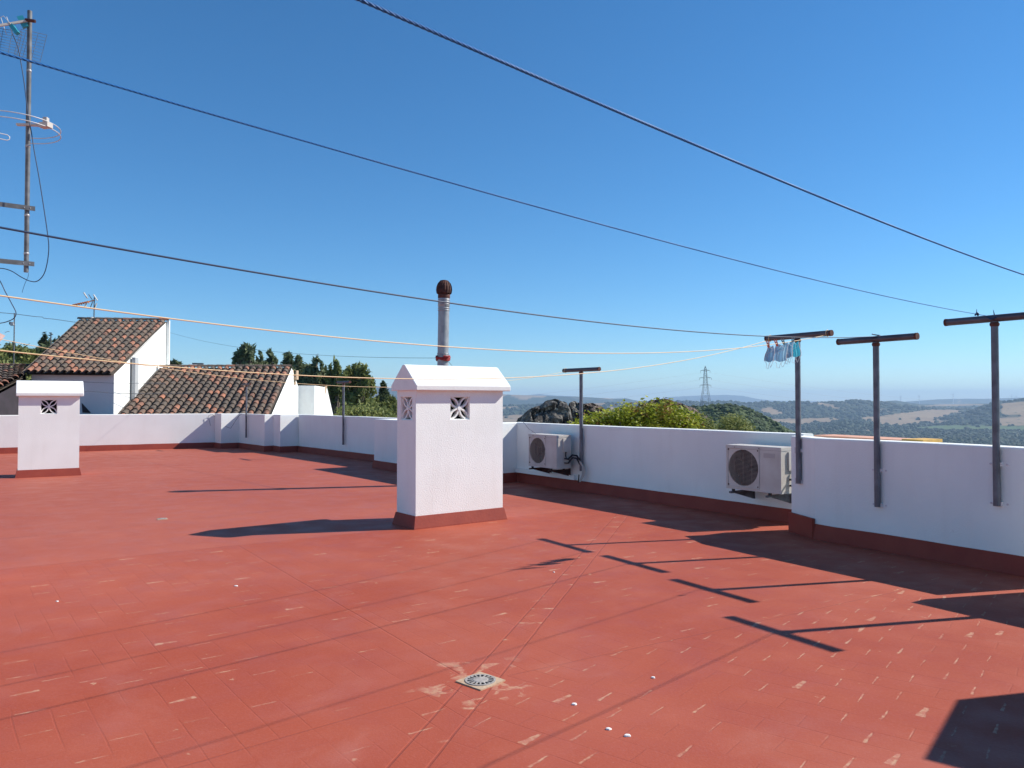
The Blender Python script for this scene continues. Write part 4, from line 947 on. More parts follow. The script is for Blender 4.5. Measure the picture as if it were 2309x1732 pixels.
# taller house on the left
HA = 7; ea_ = Vector((math.cos(R(HA)), math.sin(R(HA)), 0)); ga_ = Vector((-math.sin(R(HA)), math.cos(R(HA)), 0))
eR = at(253.6, 841, 26.0); rR = at(376.5, 724, 31.65); rL = at(182, 721.5, 31.25); eL = at(55.6, 839, 25.7)
o1 = Vector((eR.x, eR.y, -6.5))
h1_ = thing('tiled_house', 'taller white house at left with steep mossy barrel-tile roof', 'house', o1)
tile_roof('roof', (eL, eR, rR, rL), 12, 17, h1_, o1, 5)
ridge_tiles(rL + Vector((-.1, 0, .06)), rR + Vector((.05, 0, .06)), o1, h1_, 10)
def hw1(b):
    f = lambda p, dz=0, z=None: tuple(Vector((p.x, p.y, p.z + dz if z is None else z)) - o1)
    # front wall under the eave, set back a little
    s_ = ga_ * .22; L0, R0, RR, RL = eL + s_ + ea_ * .12, eR + s_ - ea_ * .03, rR - ea_ * .02, rL + ea_ * .12
    b.add([f(L0, z=-6.5), f(R0, z=-6.5), f(R0, -.02), f(L0, -.02)], [(0, 1, 2, 3)], 0)
    back = .35
    RRb = RR + ga_ * back; RLb = RL + ga_ * back
    b.add([f(R0, z=-6.5), f(RR, z=-6.5), f(RR, -.03), f(R0, -.02)], [(0, 1, 2, 3)], 1)
    b.add([f(RR, z=-6.5), f(RRb, z=-6.5), f(RRb, -.03), f(RR, -.03)], [(0, 1, 2, 3)], 1)
    b.add([f(RRb, z=-6.5), f(RLb, z=-6.5), f(RLb, -.03), f(RRb, -.03)], [(0, 1, 2, 3)], 1)
    b.add([f(L0, z=-6.5), f(RL, z=-6.5), f(RL, -.03), f(L0, -.02)], [(3, 2, 1, 0)], 1)
    b.add([f(RL, z=-6.5), f(RLb, z=-6.5), f(RLb, -.03), f(RL, -.03)], [(3, 2, 1, 0)], 1)
    b.add([f(RL, -.03), f(RR, -.03), f(RRb, -.03), f(RLb, -.03)], [(0, 1, 2, 3)], 1)
hwo = one(hw1, 'house_wall', [M['dimplaster'], M['capwhite']], h1_)  # front wall takes the shade-toned copy of the white, gable the plain one
# raised verge on the right gable and the downpipe
one(lambda b: b.bar(rR - o1 + ea_ * .06 + ga_ * .0 + Vector((0, 0, .02)), Vector((rR.x, rR.y, .6)) - o1 + ea_ * .06, .10, .10, up=ga_), 'corner_pilaster', M['capwhite'], h1_)
t_ = .30; gpnt = (eR + ga_ * .22).lerp(rR, t_)
one(lambda b: b.bar(Vector((gpnt.x, gpnt.y, gpnt.z - .08)) - o1 + ea_ * .09, Vector((gpnt.x, gpnt.y, -3)) - o1 + ea_ * .09, .12, .34, up=ga_), 'downpipe', M['pipe'], h1_)
one(lambda b: b.add([tuple(q - o1) for q in (at(186, 931, 26.1), at(205, 931, 26.1), at(184, 908, 26.1))] + [tuple(q - o1) for q in (at(186, 931, 26.15), at(205, 931, 26.15), at(184, 908, 26.15))], [(0, 1, 2), (5, 4, 3), (0, 2, 5, 3), (1, 4, 5, 2)]), 'dark_triangle', M['shade'], h1_)  # thin dark triangle set against the front wall
# wires pinned across the house wall
def wall_wire(label, pix, r=.008, m='wire'):
    b = MB(); b.tube([at(*q) for q in pix], r, 5); b.build('wall_wire', M[m], label=label, cat='wire')
wall_wire('upper thin wire strung across the shaded wall of the tall house', [(186, 861, 25.5), (253, 864, 25.5), (340, 864.5, 27.9), (372, 865, 28.5)], .007)
wall_wire('lower dark wire strung across the shaded wall above the small chimney', [(190, 884, 24.8), (196, 882, 25.0), (253, 886.5, 25.5), (320, 888, 27.2), (440, 888, 28)], .009)

# lower house with wide tiled roof
rR2 = at(655, 829, 31.3); rL2 = at(366, 829.5, 30.6)
fR2 = at(607, 938, 26.8); fL2 = at(262, 946, 26.1)
o2 = Vector((fR2.x, fR2.y, -6.5))
h2_ = thing('tiled_house', 'lower white house with broad tiled roof behind the back parapet', 'house', o2)
tile_roof('roof', (fL2, fR2, rR2, rL2), 19, 15, h2_, o2, 9, seedbias=.06)
ridge_tiles(rL2 + Vector((-.1, 0, .07)), rR2 + Vector((.05, 0, .07)), o2, h2_, 14, seed=8)
def hw2(b):
    z0 = -6.5; f = lambda p, z=None: tuple(Vector((p.x, p.y, p.z - .02 if z is None else z)) - o2)
    Rb = rR2 + ga_ * 1.75; Rb.z = rR2.z - .73; e0 = fR2 + ea_ * .0
    e0, e1, e2 = fR2 + ea_ * .05, rR2 + ea_ * .05, Rb + ea_ * .05
    b.add([f(e0, z0), f(e1, z0), f(e2, z0), f(e2), f(e1) , f(e0)], [(0, 1, 2, 3, 4, 5)])
    l0, l1, l2 = fL2, rL2, rL2 + ga_ * 1.75; l2 = Vector((l2.x, l2.y, l1.z - .73))
    b.add([f(l0, z0), f(l1, z0), f(l2, z0), f(l2), f(l1), f(l0)], [(5, 4, 3, 2, 1, 0)])
    b.add([f(e1), f(e2), f(l2), f(l1)], [(0, 1, 2, 3)]); b.add([f(e2, z0), f(l2, z0), f(l2), f(e2)], [(0, 1, 2, 3)]); b.add([f(l0, z0), f(e0, z0), f(e0), f(l0)], [(0, 1, 2, 3)])
one(hw2, 'house_wall', M['capwhite'], h2_)
# stub with open pipe on its gable
def vpost(b):
    q = at(663, 868, 31.9) - o2; b.box(q.x - .05, q.x + .05, q.y, q.y + .1, q.z, q.z + .22); b.box(q.x - .13, q.x + .13, q.y - .1, q.y + .2, q.z + .22, q.z + .34); b.box(q.x - .15, q.x - .07, q.y - .1, q.y + .2, q.z + .34, q.z + .62); b.box(q.x + .09, q.x + .13, q.y - .1, q.y + .2, q.z + .34, q.z + .60)
one(vpost, 'pot', M['cream'], h2_)
# parapeted annex to its right
an = thing('annex', 'small flat white annex with a sloping end right of the tiled roof', 'building', (0, 0, 0))
def annex(b):
    A = at(670, 869, 33.2); B = at(709.4, 870, 33.5); zt_ = (A.z + B.z) / 2; A.z = B.z = zt_
    Ct = B + ga_ * 5.2; k0 = ray(737, 900)[0]; t = (k0 * B.y - B.x) / (ga_.x - k0 * ga_.y); Ct = B + ga_ * t
    k1 = ray(752, 940)[0]; t2 = (k1 * B.y - B.x) / (ga_.x - k1 * ga_.y); E = B + ga_ * t2; E.z = at(752, 940, E.y).z
    A2 = A + ga_ * t; AE = A + ga_ * t2; AE.z = E.z; lo = -6.5
    d = lambda p: Vector((p.x, p.y, lo))
    vs = [d(A), d(B), d(E), d(AE), A, B, Ct, E, AE, A2, Ct + Vector((0, 0, -1.2)), d(Ct), d(A2)]
    b.add(vs, [(0, 1, 5, 4), (1, 2, 7, 6, 5), (4, 5, 6, 9), (9, 6, 7, 8), (2, 3, 8, 7), (3, 0, 4, 9, 8)])
one(annex, 'annex_wall', M['capwhite'], an)
an2 = at(740, 872, 37.5)
one(lambda b: b.add([tuple(at(x, y, Y)) for x, y, Y in ((731, 872, 37.2), (738, 870, 37.4), (732, 898, 37.2), (731, 872, 37.3), (738, 870, 37.5), (732, 898, 37.3))], [(0, 1, 2), (5, 4, 3), (0, 3, 4, 1), (1, 4, 5, 2), (2, 5, 3, 0)]), 'broken_tile', M['cream'], an)

# low house at the far left, its deep shade put into the wall colour
c3 = [at(-70, 905, 24.2), at(2, 873, 24.9), at(56, 826, 27.2), at(-60, 820, 27.2)]
c3 = [at(-60, 905, 22.5), at(50, 848, 25.4), at(58, 827, 27.6), at(-60, 826, 27.4)]
o3 = Vector((c3[1].x, c3[1].y, -6.5))
h3_ = thing('tiled_house', 'low house at the far left with dark shaded wall under a tiled slope', 'house', o3)
tile_roof('roof', c3, 9, 8, h3_, o3, 14, seedbias=.1)
ridge_tiles(c3[3] + Vector((-.1, 0, .05)), c3[2] + Vector((.3, 0, .05)), o3, h3_, 9, seed=4)
def hw3(b):
    f = lambda p, z=None: tuple(Vector((p.x, p.y, p.z - .1 if z is None else z)) - o3)
    a, c, d, e = c3[0] + ga_ * .3, c3[1] + ga_ * .3 - ea_ * .02, c3[2], c3[3]
    b.add([f(a, -6.5), f(c, -6.5), f(c), f(a)], [(0, 1, 2, 3)]); b.add([f(c, -6.5), f(d, -6.5), f(d), f(c)], [(0, 1, 2, 3)]); b.add([f(d, -6.5), f(e, -6.5), f(e), f(d)], [(0, 1, 2, 3)]); b.add([f(e, -6.5), f(a, -6.5), f(a), f(e)], [(0, 1, 2, 3)])
one(hw3, 'house_wall', M['shade'], h3_)
# corner of a pinkish eave at the very edge
ev = thing('house_eave', 'pinkish eave corner of another house poking in at the left edge', 'house', (0, 0, 0))
e0 = at(12.5, 757, 22); e1 = at(-60, 738, 21); 
def eave(b):
    q = [at(-60, 735, 21.5), at(0, 751, 22), at(12, 757, 22.2), at(0, 771, 22), at(-60, 800, 21.5)]
    vs = q + [p + Vector((p.x * .09 - .5, p.y * .09, 0)) for p in q]; n = 5
    b.add(vs, [tuple(range(n))[::-1], tuple(range(n, 2 * n))] + [(i, (i + 1) % n, n + (i + 1) % n, n + i) for i in range(n)])
    b.prism([(-17.5, 22.6), (-15.95, 22.8), (-17.5, 25), (-18.8, 25)], -6.5, 2.9)
one(eave, 'eave', mat('pink_render', (.52, .36, .32), .9, var=.3, vscale=3, bump=.2), ev)

# small roof aerials
def yagi(label, px, y0, y1, Y, sc_=1.0):
    b0 = at(px, y0, Y); b1 = at(px, y1, Y); root = thing('roof_aerial', label, 'aerial', b0); H = b1.z - b0.z
    one(lambda b: b.tube([(0, 0, -.3), (0, 0, H)], .022 * sc_, 8), 'mast_tube', M['mast'], root)
    f = lambda x, y, Yo=0: at(x, y, Y + Yo) - b0
    return root, f
ra, f_ = yagi('yellow television aerial on the ridge of the tall house', 212, 720, 671, 31.3)
one(lambda b: b.bar(f_(214, 677), f_(163, 688, -.3), .04, .04), 'boom', M['orange'], ra)
for k in range(7): one(lambda b: b.bar(f_(166 + 5.2 * k, 687 - k * 1.15, -.35), f_(169 + 5.2 * k, 689.5 - k * 1.15, .15), .04, .05), 'director_rod', M['orange'], ra)
for q in ((189, 660, 197, 672.5, .07), (211, 664.5, 219.5, 677.5, .07), (218, 684, 213, 697, .05), (195, 684, 191, 694, .05)): one(lambda b: b.bar(f_(q[0], q[1]), f_(q[2], q[3]), q[4], .03), 'reflector', M['acwhite'], ra)
for q in ((200, 664, 208, 676), (209, 680, 203, 696)): one(lambda b: b.bar(f_(q[0], q[1]), f_(q[2], q[3]), .03, .02), 'stay', M['mast'], ra)
one(lambda b: b.lathe(f_(208, 719), [(0, -.08), (.09, -.04), (.09, .05), (0, .09)], 12), 'insulator', M['acwhite'], ra)
ra, f_ = yagi('slender aerial pole with a small head on the low house at far left', 31, 821, 706, 28.0, .9)
one(lambda b: b.bar(f_(27.5, 727), f_(28.5, 734), .10, .12), 'aerial_head', M['alu'], ra)
one(lambda b: b.bar(f_(25, 729), f_(22.5, 729), .10, .1), 'aerial_head', M['mast'], ra)
one(lambda b: b.tube([f_(11, 750), f_(16, 748), f_(22, 747)], .010, 5), 'rod', M['alu'], ra)
ra, f_ = yagi('faint aerial between the two left tree tops', 114.5, 775, 750, 60, 2)
for q in ((111, 751, 117, 751), (110, 757, 119, 754)): one(lambda b: b.tube([f_(q[0], q[1]), f_(q[2], q[3])], .045, 5), 'rod', M['mast'], ra)
ra, f_ = yagi('low T-shaped aerial just above the ridge of the lower roof', 447, 826, 820.5, 34, 1.5)
one(lambda b: b.bar(f_(434, 820), f_(459, 820.5), .06, .07), 'rod', M['mast'], ra)
# guy wires
fw = Vector((fx + .02, fy, 2.42)); wl = MB(); e_ = at(378, 748.5, 31.9)
wl.tube([fw.lerp(e_, t) + Vector((0, 0, -.28 * 4 * t * (1 - t))) for t in [k / 30 for k in range(31)]], .0038, 5)
wl.build('guy_wire', M['wire'], label='thin dark guy wire from the flue pipe to the gable of the tall house', cat='wire')
wl = MB(); wl.tube([at(183, 727.5, 31.8), at(165, 726, 31), at(120, 719.5, 29), at(98, 717.5, 28.5), at(96, 715, 28.5), at(80, 714, 28), at(30, 707.5, 27), at(0, 705, 26), at(-60, 703, 25)], .010, 5)
wl.build('guy_wire', M['wire'], label='dark wire with small kinks running left from the ridge of the tall house', cat='wire')
wl = MB(); fq = Vector((fx + .10, fy - .06, 2.40)); wl.tube([fq, fq + Vector((.12, .2, -.14)), Vector(P[11]).to_3d() + Vector((.2, .3, 1.15))], .004, 5)
wl.build('guy_wire', M['wire'], label='short guy wire dropping behind the chimney cap from the flue', cat='wire')

# ------------------------------------------------------------------ trees and bushes
def leaf_cloud(b, lobes, n, size, rr, mi=0, flat=.0, bright=0.0):
    tot = sum(l[3] * l[4] * l[5] for l in lobes) ; 
    for (cx, cy, cz, rx, ry, rz) in lobes:
        k = max(6, int(n * (rx * ry * rz) / tot)); base = rr.random()
        for _ in range(k):
            d = Vector((rr.gauss(0, 1), rr.gauss(0, 1), rr.gauss(0, 1))).normalized(); q = rr.random() ** .5 * (1 + .45 * rr.random() ** 3)
            p = Vector((cx + d.x * rx * q, cy + d.y * ry * q, cz + d.z * rz * q))
            a = Vector((rr.gauss(0, 1), rr.gauss(0, 1), rr.gauss(0, 1.0))).normalized(); c = a.cross(Vector((rr.gauss(0, 1), rr.gauss(0, 1), rr.gauss(0, 1)))).normalized()
            s = size * (.6 + .8 * rr.random()); l = s * (1.2 + rr.random()); 
            b.add([p - a * l * .5, p + c * s * .32 - a * l * .05, p + a * l * .5, p - c * s * .32 + a * l * .05], [(0, 1, 2, 3)], mi, min(1, max(0, .35 * base + .65 * rr.random() + bright)))
def tree(name, label, cat, x0, x1, ytop, ybot, Y, n, size, m, seed, ground=-7.0, form='euca', group='trees beyond the parapet', nl=None, bright=0.0, lean=0.0):
    rr = random.Random(seed); a = at(x0, ytop, Y); c = at(x1, ybot, Y); w_ = c.x - a.x; H = a.z - c.z; cx = (a.x + c.x) / 2
    root = thing(name, label, cat, (cx, Y, ground), 0, group); top = a.z - ground; lowz = c.z - ground
    lobes = []; nl = nl or 16; nl = int(nl * (3.2 if form == 'euca' else 1.6)); tr = MB(); tw = top * .018 + .05
    tips = []
    for k in range(nl):
        t = (k + rr.random()) / nl
        if form == 'euca':      # ragged upright plumes on separate limbs
            x = (rr.random() + rr.random() * .4 - .7) * w_ * .80 + lean * t; env = 1 - (abs(x - lean * .5) / (w_ * .52)) ** 2 * .55; z = lowz + (top - lowz) * max(.04, rr.random() ** .9 * (env - .25 * abs(noise.noise(Vector((x * 1.3, seed, 0)))))); y = (rr.random() - .5) * w_ * .8
            rz = H * (.07 + .10 * rr.random()); rx = w_ * (.07 + .09 * rr.random()); z = min(z, top - rz * (.6 if k else 1))
        elif form == 'pine':
            z = lowz + (top - lowz) * t; rx = w_ * .5 * (1 - t * .75) * (.35 + .3 * rr.random()); an_ = rr.random() * 6.28; x = math.cos(an_) * w_ * .32 * (1 - t); y = math.sin(an_) * w_ * .32 * (1 - t); rz = H * .09
        else:                   # rounded crown
            an_ = rr.random() * 6.28; q = rr.random() ** .5; x = math.cos(an_) * q * w_ * .40; y = math.sin(an_) * q * w_ * .4; z = lowz + (top - lowz) * (rr.random() ** .7) * (1 - .45 * q * q) ; rx = w_ * (.08 + .09 * rr.random()); rz = rx * (.7 + .5 * rr.random()); z = min(z, top - rz * .8)
        lobes.append((x, y, z, rx, rx, rz)); tips.append((x, y, z - rz * .3))
    if form == 'euca': lobes.append((rr.uniform(-.15, .15) * w_, 0, top - H * .10, w_ * .07, w_ * .07, H * .10)); tips.append((lobes[-1][0], 0, top - H * .15))
    b = MB(); leaf_cloud(b, lobes, int(n * (.85 if form == 'euca' else 1.4)), size * 1.25, rr, 0, 0, bright)
    b.build('crown', m, root)
    tr.tube([(0, 0, -.4), (w_ * .02, 0, top * .3), (-.01 * w_, 0, top * .55), (lean * .3, 0, top * .75)], [tw, tw * .8, tw * .55, tw * .3], 8)
    for (x, y, z) in tips:
        z0 = max(top * .15, z - (.4 + .3 * rr.random()) * (top * .35) - abs(x) * .4); tr.tube([(x * .05, y * .05, z0), (x * .5, y * .5, lerp(z0, z, .45)), (x, y, z)], [tw * .32, tw * .2, tw * .07], 5)
    tr.build('trunk', M['trunk'], root)
    return root
T_ = tree
T_('eucalyptus_tree', 'tallest eucalyptus clump rising above the lower roof ridge', 'tree', 530, 576, 775, 850, 60, 2300, .20, M['euca'], 11, nl=16)
T_('eucalyptus_tree', 'slim tree top second from the left above the lower roof', 'tree', 577, 600, 790, 850, 61, 1100, .19, M['euca'], 12, nl=9)
T_('eucalyptus_tree', 'pointed leafy tree top third from the left above the lower roof', 'tree', 597, 623, 791, 850, 62, 1500, .19, M['euca'], 13, nl=11)
T_('eucalyptus_tree', 'airy tree top at the right end of the tiled ridge', 'tree', 630, 664, 797, 880, 58, 1700, .19, M['euca'], 14, nl=12)
T_('eucalyptus_tree', 'dark spreading tree top above the gable of the lower house', 'tree', 658, 694, 805, 880, 56, 2000, .19, M['euca'], 15, nl=13)
T_('eucalyptus_tree', 'tree with one tall bare spike behind the white annex', 'tree', 690, 742, 808, 895, 55, 3600, .19, M['euca'], 16, nl=20)
T_('eucalyptus_tree', 'slender pale tree between the spiked tree and the big feathery one', 'tree', 738, 770, 810, 900, 54, 2300, .18, M['olive'], 17, nl=14)
T_('eucalyptus_tree', 'big feathery olive tree left of the large chimney', 'tree', 764, 838, 815, 925, 50, 6500, .17, M['olive'], 18, nl=30, lean=.3)
T_('eucalyptus_tree', 'dense dark tree mass behind the white annex', 'tree', 690, 800, 850, 948, 57, 6500, .2, M['euca'], 19, nl=30, form='round')
T_('eucalyptus_tree', 'loose grey-green tree filling the gap behind the two gables', 'tree', 640, 730, 822, 905, 59, 3600, .2, M['euca'], 29, nl=26)
T_('pine_tree', 'dark conical tree at the left side of the large chimney', 'tree', 836, 892, 866, 935, 58, 3800, .18, M['darkleaf'], 20, form='pine', nl=26)
T_('pine_tree', 'olive lower tree half hidden by the large chimney', 'tree', 850, 905, 894, 948, 52, 2400, .16, M['olive'], 21, form='round', nl=16)
T_('broadleaf_tree', 'low dark tree top peeping over the left end of the lower roof ridge', 'tree', 374, 412, 813, 850, 64, 1200, .2, M['darkleaf'], 22, form='round', nl=9)
T_('broadleaf_tree', 'tiny dark tree top left of the tallest eucalyptus', 'tree', 522, 532, 814, 840, 62, 250, .18, M['darkleaf'], 23, form='round', nl=4)
T_('eucalyptus_tree', 'leafy tree top beside the upper left slope of the tall roof', 'tree', 89, 113, 755, 810, 62, 1500, .19, M['darkleaf'], 24, nl=11)
T_('eucalyptus_tree', 'small tree top touching the tall roof near its ridge', 'tree', 121, 140, 757, 800, 62, 800, .19, M['darkleaf'], 25, nl=8)
T_('broadleaf_tree', 'broad green tree mass behind the low house at far left', 'tree', -40, 82, 783, 850, 48, 6500, .16, M['olive'], 26, form='round', nl=34)
T_('broadleaf_tree', 'dark tree mass between the far left trees and the tall roof', 'tree', 50, 150, 780, 850, 58, 4200, .18, M['darkleaf'], 27, form='round', nl=26)
T_('broadleaf_tree', 'thin-leaved tree at the left edge above the low house', 'tree', -10, 42, 772, 815, 56, 600, .16, M['euca'], 28, nl=9)
sp = MB(); s0_ = at(712, 880, 55)
sp.tube([at(713, 850, 55), at(715, 812, 55), at(717, 797, 55)], [.06, .04, .012], 5)
for k in range(7): q = at(715 + rnd.uniform(-3.5, 4.5), 800 + rnd.uniform(-2, 8), 55); sp.tube([at(715, 812, 55), q], [.02, .008], 4)
sp.build('bare_branch', M['trunk'], label='bare dead branch spike sticking out of the tree behind the annex', cat='branch')
bt = thing('bare_tree', 'small leafless tree top just over the ridge left of the T aerial', 'tree', (at(425, 830, 66).x, 66, -7))
bb_ = MB(); rr = random.Random(4)
def twig(p, d, l, r_, k):
    q = p + d * l; bb_.tube([p, (p + q) / 2 + Vector((rr.uniform(-.05, .05), 0, .03)), q], [r_, r_ * .8, r_ * .6], 4)
    if k:
        for _ in range(3): twig(q, (d + Vector((rr.uniform(-.8, .8), rr.uniform(-.5, .5), rr.uniform(-.2, .5)))).normalized(), l * .62, r_ * .6, k - 1)
twig(Vector((0, 0, 0)), Vector((0, 0, 1)), 7.3 + 1.6 + 2.0 - 2.2, .12, 0)
for _ in range(5): twig(Vector((0, 0, 8.7)), Vector((rr.uniform(-.9, .9), rr.uniform(-.4, .4), .8)).normalized(), .8, .05, 3)
bb_.build('branches', M['trunk'], bt)
T_('low_bush', 'band of low olive scrub along the parapet under the tall trees', 'bush', 748, 900, 918, 955, 36, 4200, .10, M['olive'], 31, form='round', nl=40, ground=-3, group=None, bright=-.1)

# fig tree behind the right parapet
def profile_bush(label, name, prof, Y, depth, ybase, n, leaf, m, seed, m2=None, frac2=0.0, ground=-5.5):
    rr = random.Random(seed); x0, x1 = prof[0][0], prof[-1][0]; c = at((x0 + x1) / 2, 904, Y)
    root = thing(name, label, 'bush' if 'bush' in name else 'tree', (c.x, Y, ground)); mats = [m] + ([m2] if m2 else [])
    b = MB(); clumps = []
    for _ in range(int(n / 26)):
        x = rr.uniform(x0, x1); yt = table(prof, x); yy = lerp(yt + 3, ybase, rr.random() ** 1.2); dp = Y + (rr.random() - .5) * depth
        clumps.append((x, yy, dp))
    for i in range(len(clumps)):
        x, yy, dp = clumps[i]; base = rr.random(); br_ = rr.random() < frac2
        cen = at(x, yy, dp)
        for _ in range(26):
            d = Vector((rr.gauss(0, 1), rr.gauss(0, 1), rr.gauss(0, .9))); p = cen + d * leaf * 1.1 - root.location
            nrm = (Vector((rr.gauss(0, .7), rr.gauss(0, .7), .7 + rr.random()))).normalized(); a = nrm.cross(Vector((rr.gauss(0, 1), rr.gauss(0, 1), rr.gauss(0, 1)))).normalized(); t = nrm.cross(a)
            s = leaf * (.55 + .7 * rr.random())
            vs = [p - a * s * .5, p - a * s * .18 + t * s * .36 + nrm * s * .06, p + a * s * .2 + t * s * .30 + nrm * s * .05, p + a * s * .55 - nrm * s * .08, p + a * s * .2 - t * s * .30 + nrm * s * .05, p - a * s * .18 - t * s * .36 + nrm * s * .06]
            b.add(vs, [(0, 1, 2, 3), (0, 3, 4, 5)], 1 if (br_ and m2 and rr.random() < .7) else 0, min(1, .4 * base + .6 * rr.random()))
    b.build('crown', mats, root)
    tr = MB()
    for k in range(9):
        x, yy, dp = clumps[(k * 37) % len(clumps)]; q = at(x, yy, dp) - root.location; tr.tube([(q.x * .15, q.y * .15, -.3), (q.x * .5, q.y * .5, q.z * .5), q], [.08, .05, .012], 6)
    tr.build('trunk', M['trunk'], root)
z6 = lambda x, y: (1130 + x / 3.687, 780 + y / 3.687)
profile_bush('bright yellow-green fig tree crown rising over the right parapet', 'fig_tree', [z6(*q) for q in ((600, 665), (650, 625), (700, 650), (780, 580), (870, 565), (950, 560), (1020, 525), (1045, 500), (1130, 520), (1180, 475), (1240, 490), (1280, 500), (1340, 510), (1390, 465), (1430, 520), (1480, 530), (1560, 560), (1620, 590))], 18.5, 1.8, 985, 13000, .085, M['fig'], 41, M['figbrown'], .16)
profile_bush('duller olive bush at the right shoulder of the fig tree', 'olive_bush', [z6(*q) for q in ((1440, 600), (1560, 585), (1640, 580), (1690, 600), (1745, 640), (1755, 690))], 21, 1.4, 985, 4200, .07, M['olive'], 42)
profile_bush('feathery yellow-olive bush beyond the parapet between fig tree and T post', 'olive_bush', [z6(*q) for q in ((1770, 700), (1830, 640), (1850, 600), (1920, 570), (1990, 600), (2060, 640), (2090, 700))], 30, 2.0, 985, 5200, .08, M['olive'], 43)

# rocks
def rock(label, prof, Y, depth, ybase, m, seed, sq=1.0):
    """boulder whose skyline follows the surveyed crest, rounded away from it in depth"""
    x0, x1 = prof[0][0], prof[-1][0]; c = at((x0 + x1) / 2, 904, Y); root_loc = Vector((c.x, Y, -6.5)); b = MB(); nx, ny = 90, 40; vs = []
    for j in range(ny + 1):
        v = j / ny * 2 - 1
        for i in range(nx + 1):
            x = lerp(x0, x1, i / nx); z = at(x, table(prof, x), Y).z; zb_ = -5.0; px_ = at(x, 904, Y).x
            env = (1 - abs(v) ** 2.4) ** .6 if abs(v) < 1 else 0
            zz = lerp(zb_, z, env); p = Vector((px_ + .12 * v, Y + v * depth, zz))
            nn_ = noise.noise(p * 1.3 + Vector((seed, 0, 0))) * .38 + noise.noise(p * 3.4 + Vector((0, seed, 0))) * .16 + noise.noise(p * 8) * .06
            cr_ = abs(noise.noise(Vector((p.x * .9 + seed, p.y * .9, p.z * 1.6)))); 
            p += Vector((0, -1, .25)) * nn_ * sq - Vector((0, -1, .4)) * (.35 * max(0, .12 - cr_) / .12) * sq
            vs.append(p - root_loc)
    b.add(vs, [(j * (nx + 1) + i, j * (nx + 1) + i + 1, (j + 1) * (nx + 1) + i + 1, (j + 1) * (nx + 1) + i) for j in range(ny) for i in range(nx)], 0, .5, False)
    o = b.build('boulder', m, label=label, cat='boulder', group='boulders on the hilltop'); o.location = root_loc
rock('large grey lichened boulder just right of the large chimney', [z6(*q) for q in ((105, 680), (140, 610), (200, 560), (260, 520), (320, 490), (370, 455), (450, 443), (510, 455), (545, 470), (575, 520), (600, 660))], 42, 2.2, 960, M['rockgrey'], 3)
rock('narrow dark boulder wedged behind the T post', [z6(*q) for q in ((540, 660), (560, 490), (590, 468), (640, 462), (690, 485), (705, 660))], 43.5, 1.5, 960, M['rockgrey'], 8)
rock('brown boulder right of the T post', [z6(*q) for q in ((640, 680), (665, 490), (700, 482), (760, 478), (830, 500), (890, 530), (930, 575), (960, 680))], 44, 1.8, 960, M['rockbrown'], 13)
rock('dark domed rock behind the fig tree sloping down to the right', [z6(*q) for q in ((1170, 620), (1212, 478), (1235, 455), (1290, 452), (1350, 444), (1410, 450), (1450, 462), (1500, 470), (1540, 500), (1600, 520), (1660, 560), (1720, 600), (1760, 650), (1780, 700))], 52, 3, 970, M['rockbrown'], 21, .9)

# ------------------------------------------------------------------ terrain
BASE = [(25, -7.0), (60, -10), (120, -22), (250, -45), (600, -80), (1200, -104), (2200, -112), (3000, -108), (3800, -96), (4800, -84), (6500, -76), (9000, -58), (14000, -34), (17000, -25)]
def S(x): return x
zR = lambda x, y: (1740 + x / 3.8875, 850 + y / 3.8875)
zL = lambda x, y: (1400 + x / 5.267, 870 + y / 5.267)
RIDGES = [  # distance, half width in front, behind, crest line in photo pixels
    (420, 130, 160, [(1290, 960), (1400, 948), (1480, 932), (1540, 924), (1592, 924), (1602, 922), (1620, 920.5), (1645, 919), (1665, 921), (1690, 932), (1730, 950), (1779, 979), (1840, 1010), (1900, 1060), (2000, 1100)]),
    (2900, 350, 500, [(1700, 960), (1760, 968), (1830, 966), (1870, 962), (1900, 955), (1950, 957), (2000, 966), (2100, 975), (2400, 982)]),
    (4300, 700, 600, [(1100, 915.6), (1139, 915.6), (1240, 914), (1336, 910), (1369, 908.8), (1401, 913), (1450, 909), (1540, 906.3), (1590, 908), (1647, 906), (1685, 911), (1719, 908), (1761, 909), (1789, 907), (1840, 907.5), (1894, 908.6), (1925, 903.8), (1966, 906.6), (1990, 909), (2020, 912), (2060, 918), (2120, 921), (2180, 924), (2260, 930), (2400, 930)]),
    (3500, 500, 500, [(2150, 940), (2200, 924), (2236, 910.5), (2265, 906.5), (2309, 902.7), (2400, 897), (2600, 893)]),
    (5600, 800, 800, [(1900, 915), (1960, 908), (2000, 904.5), (2020, 903.5), (2049, 908), (2080, 912), (2150, 912), (2200, 910), (2400, 912)]),
    (7200, 900, 900, [(600, 880), (720, 876), (790, 873), (833, 872), (846, 870), (860, 871.5), (900, 878), (1000, 886), (1139, 889.3), (1171, 890.7), (1252, 893.4), (1320, 895.3), (1387, 899.3), (1412, 898.5), (1442, 905), (1500, 912), (1600, 914)]),
    (9500, 1000, 900, [(2000, 910), (2049, 905.3), (2113, 900), (2170, 899.5), (2229, 899), (2309, 896.8), (2500, 895)]),
    (14500, 1200, 1200, [(1100, 896), (1180, 892), (1203, 889), (1217, 887.4), (1235, 890), (1290, 893), (1380, 900), (1460, 905), (1483, 902), (1507, 895), (1540, 893), (1591, 890.7), (1637, 889.8), (1672, 891.7), (1690, 895), (1708, 899.3), (1740, 903), (1800, 904), (1900, 906), (2100, 907)]),
]
